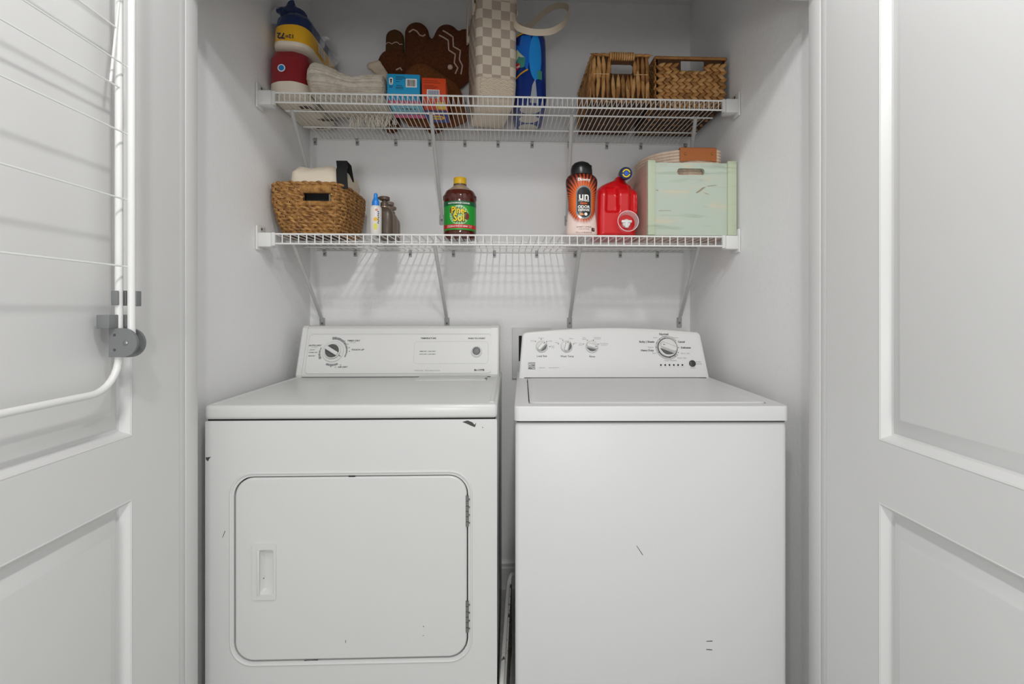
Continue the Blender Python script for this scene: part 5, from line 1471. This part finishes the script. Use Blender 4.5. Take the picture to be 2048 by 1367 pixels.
# ------------------------------------------------------------------ scent booster bottle
def sunburst():
    m = bpy.data.materials.new('sunburst_print'); m.use_nodes = True; nt = m.node_tree; b = nt.nodes['Principled BSDF']
    tc = nt.nodes.new('ShaderNodeTexCoord'); sp = nt.nodes.new('ShaderNodeSeparateXYZ'); nt.links.new(tc.outputs['Object'], sp.inputs[0])
    def mth(op, a, b_=None):
        n = nt.nodes.new('ShaderNodeMath'); n.operation = op
        for i, q in enumerate((a, b_)):
            if q is None: continue
            if isinstance(q, (int, float)): n.inputs[i].default_value = q
            else: nt.links.new(q, n.inputs[i])
        return n.outputs[0]
    dz = mth('SUBTRACT', sp.outputs['Z'], .115)
    an = mth('ARCTAN2', dz, sp.outputs['X'])
    st = mth('SINE', mth('MULTIPLY', an, 44.0))
    rad = mth('SQRT', mth('ADD', mth('POWER', sp.outputs['X'], 2.0), mth('POWER', mth('MULTIPLY', dz, .62), 2.0)))
    k = nt.nodes.new('ShaderNodeValToRGB'); nt.links.new(rad, k.inputs[0])
    el = k.color_ramp.elements; el[0].position = .026; el[0].color = lin('#ef7a24'); el[1].position = .062; el[1].color = lin('#5c2318')
    e2 = el.new(.042); e2.color = lin('#d8551e')
    k2_ = nt.nodes.new('ShaderNodeValToRGB'); nt.links.new(rad, k2_.inputs[0]); k2_.color_ramp.elements[0].position = .026; k2_.color_ramp.elements[0].color = lin('#e8641e'); k2_.color_ramp.elements[1].position = .050; k2_.color_ramp.elements[1].color = lin('#2e0f0e')
    mx = nt.nodes.new('ShaderNodeMix'); mx.data_type = 'RGBA'
    nt.links.new(mth('GREATER_THAN', st, 0.0), mx.inputs['Factor']); nt.links.new(k.outputs[0], mx.inputs['A']); nt.links.new(k2_.outputs[0], mx.inputs['B'])
    # lower part pale pink with a soft orange edge
    lo_ = nt.nodes.new('ShaderNodeMapRange'); lo_.interpolation_type = 'SMOOTHSTEP'
    dd_ = mth('SUBTRACT', sp.outputs['Z'], mth('MULTIPLY', mth('POWER', mth('ABSOLUTE', sp.outputs['X']), 3.0), 420.0))
    nt.links.new(dd_, lo_.inputs['Value']); lo_.inputs['From Min'].default_value = .034; lo_.inputs['From Max'].default_value = .056
    mx2 = nt.nodes.new('ShaderNodeMix'); mx2.data_type = 'RGBA'; mx2.inputs['A'].default_value = lin('#ead3ca')
    nt.links.new(lo_.outputs[0], mx2.inputs['Factor']); nt.links.new(mx.outputs['Result'], mx2.inputs['B'])
    nt.links.new(mx2.outputs['Result'], b.inputs['Base Color']); b.inputs['Roughness'].default_value = .3
    return m
un, x_ = bottle_root('scent_booster_bottle', 1163, 1.655, 'waisted orange scent booster bottle with black cap beside the red jug', 'bottle')
prof_u = [(.044, .0005), (.0515, .004), (.053, .012), (.0525, .03), (.0500, .055), (.0465, .08), (.0452, .10), (.0460, .12), (.0490, .145), (.0528, .170), (.0540, .183), (.0530, .193), (.0480, .202), (.0400, .208), (.0360, .212)]
prof_u = [(r, z * 1.0) for r, z in prof_u]
sy_ = .66
obj('body', lathe(prof_u, 44, 1.0, sy_), sunburst(), un, world=False, smooth=60)
obj('cap', lathe([(.0360, .209), (.0365, .214), (.0362, .228), (.0330, .240), (.0245, .249), (.0120, .254), (.004, .255)], 36, 1, .8), BLKP, un, world=False, smooth=60)
obj('cap_lug', rbox(.020, .0345, -.008, .008, .226, .243, .003, 2), BLKP, un, world=False)
def umap(x, y, z):
    z_ = y; r = prof_u[0][0]
    for (r0_, z0_), (r1_, z1_) in zip(prof_u[:-1], prof_u[1:]):
        if z0_ <= z_ <= z1_: r = r0_ + (r1_ - r0_) * (z_ - z0_) / (z1_ - z0_)
    s = max(-.98, min(.98, x / r)); return (x, -(r * sy_) * math.sqrt(1 - s * s) - z, z_)
def udeco(name, vf, m, par=un, w=.0006):
    return obj(name, MB().add(wrap([[(p[0], p[1], w) for p in vf[0]], vf[1]], umap)), m, par, world=False, smooth=60)
udeco('label_border', rings(rrect(.052, .112, .025, 8, .003, .111), 8), mat('label_silver', '#8f8f90', .25, .6), w=.0006)
ub = udeco('label_plate', rings(rrect(.045, .100, .022, 8, .003, .111), 8), mat('label_black', '#141416', .3), w=.0012)
def utxt(s, x, y, size, m, **k):
    tg = text_geo(s, size, **k); udeco('lettering', ([(p[0] + x, p[1] + y, 0) for p in tg[0]], tg[1]), m, ub, .0020)
utxt('un', .003, .1305, .036, PWH, bold=.018); utxt('STOPABLES', .003, .1165, .0085, PWH, shear=.3, bold=.02); utxt('FRESH', .003, .107, .0085, mat('print_orange', '#ef6a22', .4), bold=.03)
utxt('ODOR', .003, .0955, .0135, PWH, bold=.03); utxt('DEFENSE', .003, .0850, .0098, PWH, bold=.03)
udeco('fruit_print', rings([(-.005 + .0075 * math.cos(i * PI / 10), .0685 + .006 * math.sin(i * PI / 10)) for i in range(11)], 2), mat('print_tangerine', '#f0902c', .4), ub, .0020)
udeco('flower_print', rings(circ(.0055, 12, .0095, .0715), 2), PWH, ub, .0020)
tg = text_geo('Downy', .014, bold=.02); udeco('lettering', ([(p[0] + .003, p[1] + .1895 - .004, 0) for p in tg[0]], tg[1]), PWH, un, .0012)
PBR = mat('print_umber', '#4b342c', .5)
for s_, y_, sz in (('SUNSET + CITRUS', .0285, .0062), ('in-wash scent booster', .0220, .0040), ('737 g (1.6 LB) 26.0 OZ', .0100, .0058)):
    tg = text_geo(s_, sz); udeco('lettering', ([(p[0] + .003, p[1] + y_, 0) for p in tg[0]], tg[1]), PBR, un, .0012)
udeco('warning_square', rings(rrect(.011, .012, .001, 2, .0345, .0205), 3), mat('label_black', '#141416'), un, .0012)
tg = text_geo('f', .011, bold=.03, shear=.2); udeco('lettering', ([(p[0] + .0345, p[1] + .0205, 0) for p in tg[0]], tg[1]), mat('print_rose', '#e07a86', .4), un, .0020)

# ------------------------------------------------------------------ red detergent jug
REDJ = mat('jug_red', '#cc0f17', .28, coat=.3)
jy = 1.655
jg = thing('detergent_jug', (at(1236, 480, y=jy + .08).x, jy + .08, ZLW), 'red detergent jug with navy cap and clear measuring cup beside the crate', 'jug')
def jx(px): return at(1100 + px / 5.12, 440, y=jy).x
def jz(py): return at(1230, 280 + py / 5.12, y=jy).z
Lp = [(1000, 492), (975, 486), (700, 488), (560, 492), (500, 500), (470, 515), (440, 545), (410, 590), (385, 640), (365, 690), (345, 712), (325, 722)]
Rp = [(1000, 872), (960, 890), (800, 905), (640, 916), (540, 910), (480, 893), (440, 868), (410, 840), (390, 828), (365, 824), (345, 820), (325, 815)]
def interp(L, y):
    L = sorted(L)
    for (a, b), (c, d) in zip(L[:-1], L[1:]):
        if a <= y <= c: return b + (d - b) * (y - a) / (c - a)
    return L[0][1] if y < L[0][0] else L[-1][1]
def smst(a, b, x):
    t = max(0, min(1, (x - a) / (b - a))); return t * t * (3 - 2 * t)
ROWS, COLS = 60, 44
dep_ = .155
fr_, bk_ = [], []
zmin = ZLW + .001
for j in range(ROWS + 1):
    py = 985 - (985 - 326) * j / ROWS
    xl, xr = interp(Lp, py), interp(Rp, py)
    f_, k_ = [], []
    for i in range(COLS + 1):
        s = .5 - .5 * math.cos(PI * i / COLS)
        px_ = xl + (xr - xl) * s
        d = min(px_ - xl, xr - px_)                 # distance to the outline in px
        dt = min(d, (985 - py) * 1.5 + 8, 999)
        R_ = 75
        rd = (1 - math.sqrt(max(0, 1 - (1 - min(1, dt / R_)) ** 2))) * .026
        # recesses left and right of the grip
        def rec(x0, x1, y0, y1, s_=22): return smst(x0, x0 + s_, px_) * (1 - smst(x1 - s_, x1, px_)) * smst(y0, y0 + s_, py) * (1 - smst(y1 - s_, y1, py))
        sh = (py - 450) * .10
        h = .019 * rec(572 - sh * .3, 712 + sh * .2, 452, 742, 30) + .014 * rec(808, 900, 430, 745, 30)
        lean = .050 * smst(520, 330, py) if False else .050 * (1 - smst(330, 560, py))
        z = max(zmin, jz(py))
        y = jy + rd + h + lean
        f_.append((jx(px_), y, z)); k_.append((jx(px_), jy + dep_ - rd - lean * .2, z))
    fr_.append(f_); bk_.append(k_)
rings_ = [f + list(reversed(b)) for f, b in zip(fr_, bk_)]
obj('body', MB().add(loft(rings_)), REDJ, jg, smooth=60)
cj = Vector((jx(785), jy + .012, jz(330)))
CM_ = T(*cj) @ RX(math.radians(8)) @ UP_FRONT
obj('neck', MB().add(lathe([(.016, -.05), (.017, -.008)], 28), 0, CM_), REDJ, jg)
cpj = obj('cap', MB().add(lathe([(.0215, -.014), (.0215, .002), (.0205, .006), (.0185, .0075)], 36), 0, CM_), mat('cap_navy', '#16224c', .35), jg)
obj('cap_ring', MB().add(arc_band(.0098, .0138, 12, 168, 20, 0, 0, .0080), 0, CM_), PYL, cpj, smooth=0); obj('cap_ring', MB().add(arc_band(.0098, .0138, 192, 348, 20, 0, 0, .0080), 0, CM_), PYL, cpj, smooth=0)
obj('cap_centre', MB().add(flat(circ(.0078, 24), .0080), 0, CM_), mat('cap_blue_dot', '#1f5fc4', .4), cpj, smooth=0)
# dispensing tap with the clear cup hung over it
tc_ = Vector((jx(775), jy, jz(855)))
TMx = T(*tc_) @ UP_FRONT
tap = MB(); tap.add(lathe([(.014, -.004), (.014, .010), (.012, .014)], 24), 0, TMx); tap.add(rbox(-.018, .018, .001, .010, .006, .018, .003, 2), 0, TMx); tap.add(rbox(-.006, .006, -.016, .004, .008, .018, .002, 2), 0, TMx)
obj('tap', tap, PLAST, jg)
CUPM = mat('clear_cup', '#f4eeee', .12, alpha=.34)
cup = MB(); CT = T(tc_.x + .001, jy - .002, tc_.z + .001) @ UP_FRONT @ RX(math.radians(-6))
cup.add(lathe([(.0300, .000), (.0325, .012), (.0345, .026), (.0353, .0275), (.0345, .029), (.0335, .0275), (.031, .012), (.0285, .002)], 40, cap0=False, cap1=False), 0, CT)
obj('measuring_cup', cup, CUPM, jg, smooth=60)
obj('cup_rim', MB().add(tube([(.0348 * math.cos(2 * PI * i / 40), .0348 * math.sin(2 * PI * i / 40), .0285) for i in range(40)], .0011, 6, closed=True), 0, CT), mat('cup_rim_white', '#ecdcdc', .2), jg)

# ------------------------------------------------------------------ green painted crate
def crate_mat(name, c1, c2, c3, worn=False):
    m = bpy.data.materials.new(name); m.use_nodes = True; nt = m.node_tree; b = nt.nodes['Principled BSDF']
    tc = nt.nodes.new('ShaderNodeTexCoord'); mp = nt.nodes.new('ShaderNodeMapping'); mp.inputs['Scale'].default_value = (5, 5, 42)
    nt.links.new(tc.outputs['Object'], mp.inputs[0])
    n = nt.nodes.new('ShaderNodeTexNoise'); n.inputs['Scale'].default_value = 1.0; n.inputs['Detail'].default_value = 6; n.inputs['Distortion'].default_value = .6
    nt.links.new(mp.outputs[0], n.inputs['Vector'])
    r = nt.nodes.new('ShaderNodeValToRGB'); el = r.color_ramp.elements
    el[0].position = .32; el[0].color = lin(c2); el[1].position = .44; el[1].color = lin(c1)
    e = el.new(.66); e.color = lin(c1); e = el.new(.76); e.color = lin(c3)
    nt.links.new(n.outputs[0], r.inputs[0]); nt.links.new(r.outputs[0], b.inputs['Base Color']); b.inputs['Roughness'].default_value = .6
    if worn:
        mp2 = nt.nodes.new('ShaderNodeMapping'); mp2.inputs['Scale'].default_value = (7, 7, 24); mp2.inputs['Location'].default_value = (1.3, 0, 2.1)
        nt.links.new(tc.outputs['Object'], mp2.inputs[0])
        n2 = nt.nodes.new('ShaderNodeTexNoise'); n2.inputs['Scale'].default_value = 1.0; n2.inputs['Detail'].default_value = 4
        nt.links.new(mp2.outputs[0], n2.inputs['Vector'])
        mr = nt.nodes.new('ShaderNodeMapRange'); mr.inputs['From Min'].default_value = .56; mr.inputs['From Max'].default_value = .72; mr.inputs['To Max'].default_value = .75
        nt.links.new(n2.outputs[0], mr.inputs['Value'])
        mx = nt.nodes.new('ShaderNodeMix'); mx.data_type = 'RGBA'; mx.inputs['B'].default_value = lin('#d6bf9f')
        nt.links.new(mr.outputs[0], mx.inputs['Factor']); nt.links.new(r.outputs[0], mx.inputs['A']); nt.links.new(mx.outputs['Result'], b.inputs['Base Color'])
    bp_ = nt.nodes.new('ShaderNodeBump'); bp_.inputs['Strength'].default_value = .25; bp_.inputs['Distance'].default_value = .002
    nt.links.new(n.outputs[0], bp_.inputs['Height']); nt.links.new(bp_.outputs[0], b.inputs['Normal'])
    return m
CG = crate_mat('crate_mint', '#b6c1b3', '#a2ae9d', '#c9bb9f', True); CG2 = crate_mat('crate_sage', '#b7c1a8', '#a2af92', '#c0c1a8'); CP = crate_mat('crate_side_wood', '#c9a698', '#b38f80', '#cfae9e')
KNOT = mat('wood_knot', '#948870', .7); PEACH = mat('bare_wood_patch', '#e0c8a8', .6, var=(30, '#c9d0b4', .45, .7))
cy_ = 1.602
q0 = at(1296, 466, y=cy_); q1 = at(1475, 322, y=cy_)
cx0, cx1, cz1 = q0.x, min(q1.x, XR - .008), q1.z
cdep = .300
cr = thing('wooden_crate', ((cx0 + cx1) / 2, cy_ + cdep / 2, ZLW), 'mint green wooden crate with a slot handle at the shelf end by the wall', 'crate')
pw_ = (1311 - 1296) / (1475 - 1296) * (cx1 - cx0)
ph0, ph1 = ZLW + .001, cz1 - .006
slot = [(p[0], p[1]) for p in rrect(at(1411, 342, y=cy_).x - at(1356, 342, y=cy_).x, .0225, .011, 6, at(1383.5, 342, y=cy_).x, at(1383, 342, y=cy_).z)]
pan = MB(); pan.add(plate([[(cx0 + .006, ph0), (cx1 - .006, ph0), (cx1 - .006, ph1), (cx0 + .006, ph1)], slot], .014), 0, T(0, cy_ + .007, 0) @ UP_FRONT)
fpan = obj('end_panel', pan, CG, cr, smooth=20)
obj('corner_post', rbox(cx0, cx0 + pw_, cy_, cy_ + .014, ZLW + .001, cz1, .0012, 2), CG2, cr); obj('corner_post', rbox(cx1 - pw_ * 1.2, cx1, cy_, cy_ + .014, ZLW + .001, cz1, .0012, 2), CG2, cr)
obj('side_panel', rbox(cx0, cx0 + .011, cy_ + .0142, cy_ + cdep, ZLW + .001, cz1 - .004, .001, 1), CP, cr); obj('side_panel', rbox(cx1 - .011, cx1, cy_ + .0142, cy_ + cdep, ZLW + .001, cz1 - .004, .001, 1), CP, cr)
obj('end_panel', rbox(cx0 + .0112, cx1 - .0112, cy_ + cdep - .014, cy_ + cdep, ZLW + .001, cz1 - .006, .001, 1), CG, cr)
obj('bottom_panel', rbox(cx0 + .0112, cx1 - .0112, cy_ + .0215, cy_ + cdep - .0142, ZLW + .001, ZLW + .010, .001, 1), CP, cr)
def cpatch(name, pix, m, w=.0003):
    pts = [at(1100 + u / 5.12, 280 + v / 5.12, y=cy_ + .007) for u, v in pix]
    vf = rings([(p.x, p.z) for p in pts][::-1], 2)
    obj(name, MB().add([[(p[0], p[1], w) for p in vf[0]], vf[1]] if False else ([(p[0], p[1], w) for p in vf[0]], vf[1]), 0, T(0, cy_ + .007, 0) @ UP_FRONT), m, fpan, smooth=0)
for pix in ([(1490, 538), (1530, 510), (1560, 485), (1600, 478), (1570, 500), (1540, 525), (1505, 543)], [(1605, 470), (1700, 462), (1705, 466), (1620, 476)], [(1560, 530), (1600, 545), (1640, 560), (1600, 552)], [(1090, 505), (1110, 512), (1106, 520), (1088, 516)], [(1110, 722), (1240, 718), (1240, 722), (1112, 727)]):
    cpatch('wood_knot', pix, KNOT, .0005)
# ------------------------------------------------------------------ rope basket inside the crate
ROPE = mat('cotton_rope', '#e0cbb8', .85, bump=(260, .7, .003), var=(90, '#cdb39d', .4, .7)); LEA = mat('tan_leather', '#a8602c', .45, bump=(160, .25, .001))
rb = thing('rope_basket', ((cx0 + cx1) / 2, cy_ + .155, ZLW + .010), 'cream coiled rope basket with a riveted tan leather handle inside the crate', 'basket')
rz1 = at(1400, 299, y=1.64).z - .006
rx0_, rx1_ = cx0 + .016, min(at(1443, 310, y=1.655).x, cx1 - .013)
ry0_, ry1_ = cy_ + .030, cy_ + cdep - .020
def rsecx(z, r=.06): 
    x0, x1, y0, y1 = rx0_ + .006, rx1_ - .006, ry0_ + .006, ry1_ - .006
    pts = []
    for (cx_, cy2, sx, sy2, a0, rr) in ((x1, y0, -1, 1, -90, .024), (x1, y1, -1, -1, 0, .05), (x0, y1, 1, -1, 90, .05), (x0, y0, 1, 1, 180, .14)):
        for k in range(11):
            a = math.radians(a0 + 9 * k)
            pts.append((cx_ + sx * rr + rr * math.cos(a), cy2 + sy2 * rr + rr * math.sin(a), z))
    return pts
nz = int((rz1 - ZLW - .015) / .0105)
first = None
for i in range(nz + 1):
    z = rz1 - i * .0105
    if first is None: first = obj('rope_coil', tube(rsecx(z), .0058, 8, closed=True), ROPE, rb, smooth=70); fz = z
    else: clone(first, rb, (0, 0, z - fz))
obj('basket_floor', prism([(p[0], p[1]) for p in rsecx(0)], .006, ZLW + .020), ROPE, rb)
h0, h1 = at(1360, 310, y=1.63).x, at(1433, 310, y=1.63).x
yh = ry0_
lea = MB()
hwid, hhei = h1 - h0, .046
pts = [(-hwid / 2, -hhei / 2), (-hwid / 4, -hhei / 2 + .003), (0, -hhei / 2 + .005), (hwid / 4, -hhei / 2 + .003), (hwid / 2, -hhei / 2), (hwid / 2, hhei / 2), (-hwid / 2, hhei / 2)]
hzc = rz1 + .008 - hhei / 2
lea.add(prism(pts, .003), 0, T((h0 + h1) / 2, yh - .003, hzc) @ UP_FRONT)
lea.add(rbox(h0, h1, yh - .003, yh + .018, rz1 + .0065, rz1 + .0095, .001, 1))
lh_ = obj('leather_handle', lea, LEA, rb, smooth=30)
for u in (1370, 1424):
    px_ = at(u, 308, y=1.63)
    obj('rivet', MB().add(lathe([(.0040, 0), (.0040, .001), (.0028, .0026), (.001, .003)], 14), 0, T(px_.x, yh - .003, px_.z) @ RX(PI / 2)), mat('brass', '#b08a4a', .3, .9), lh_)
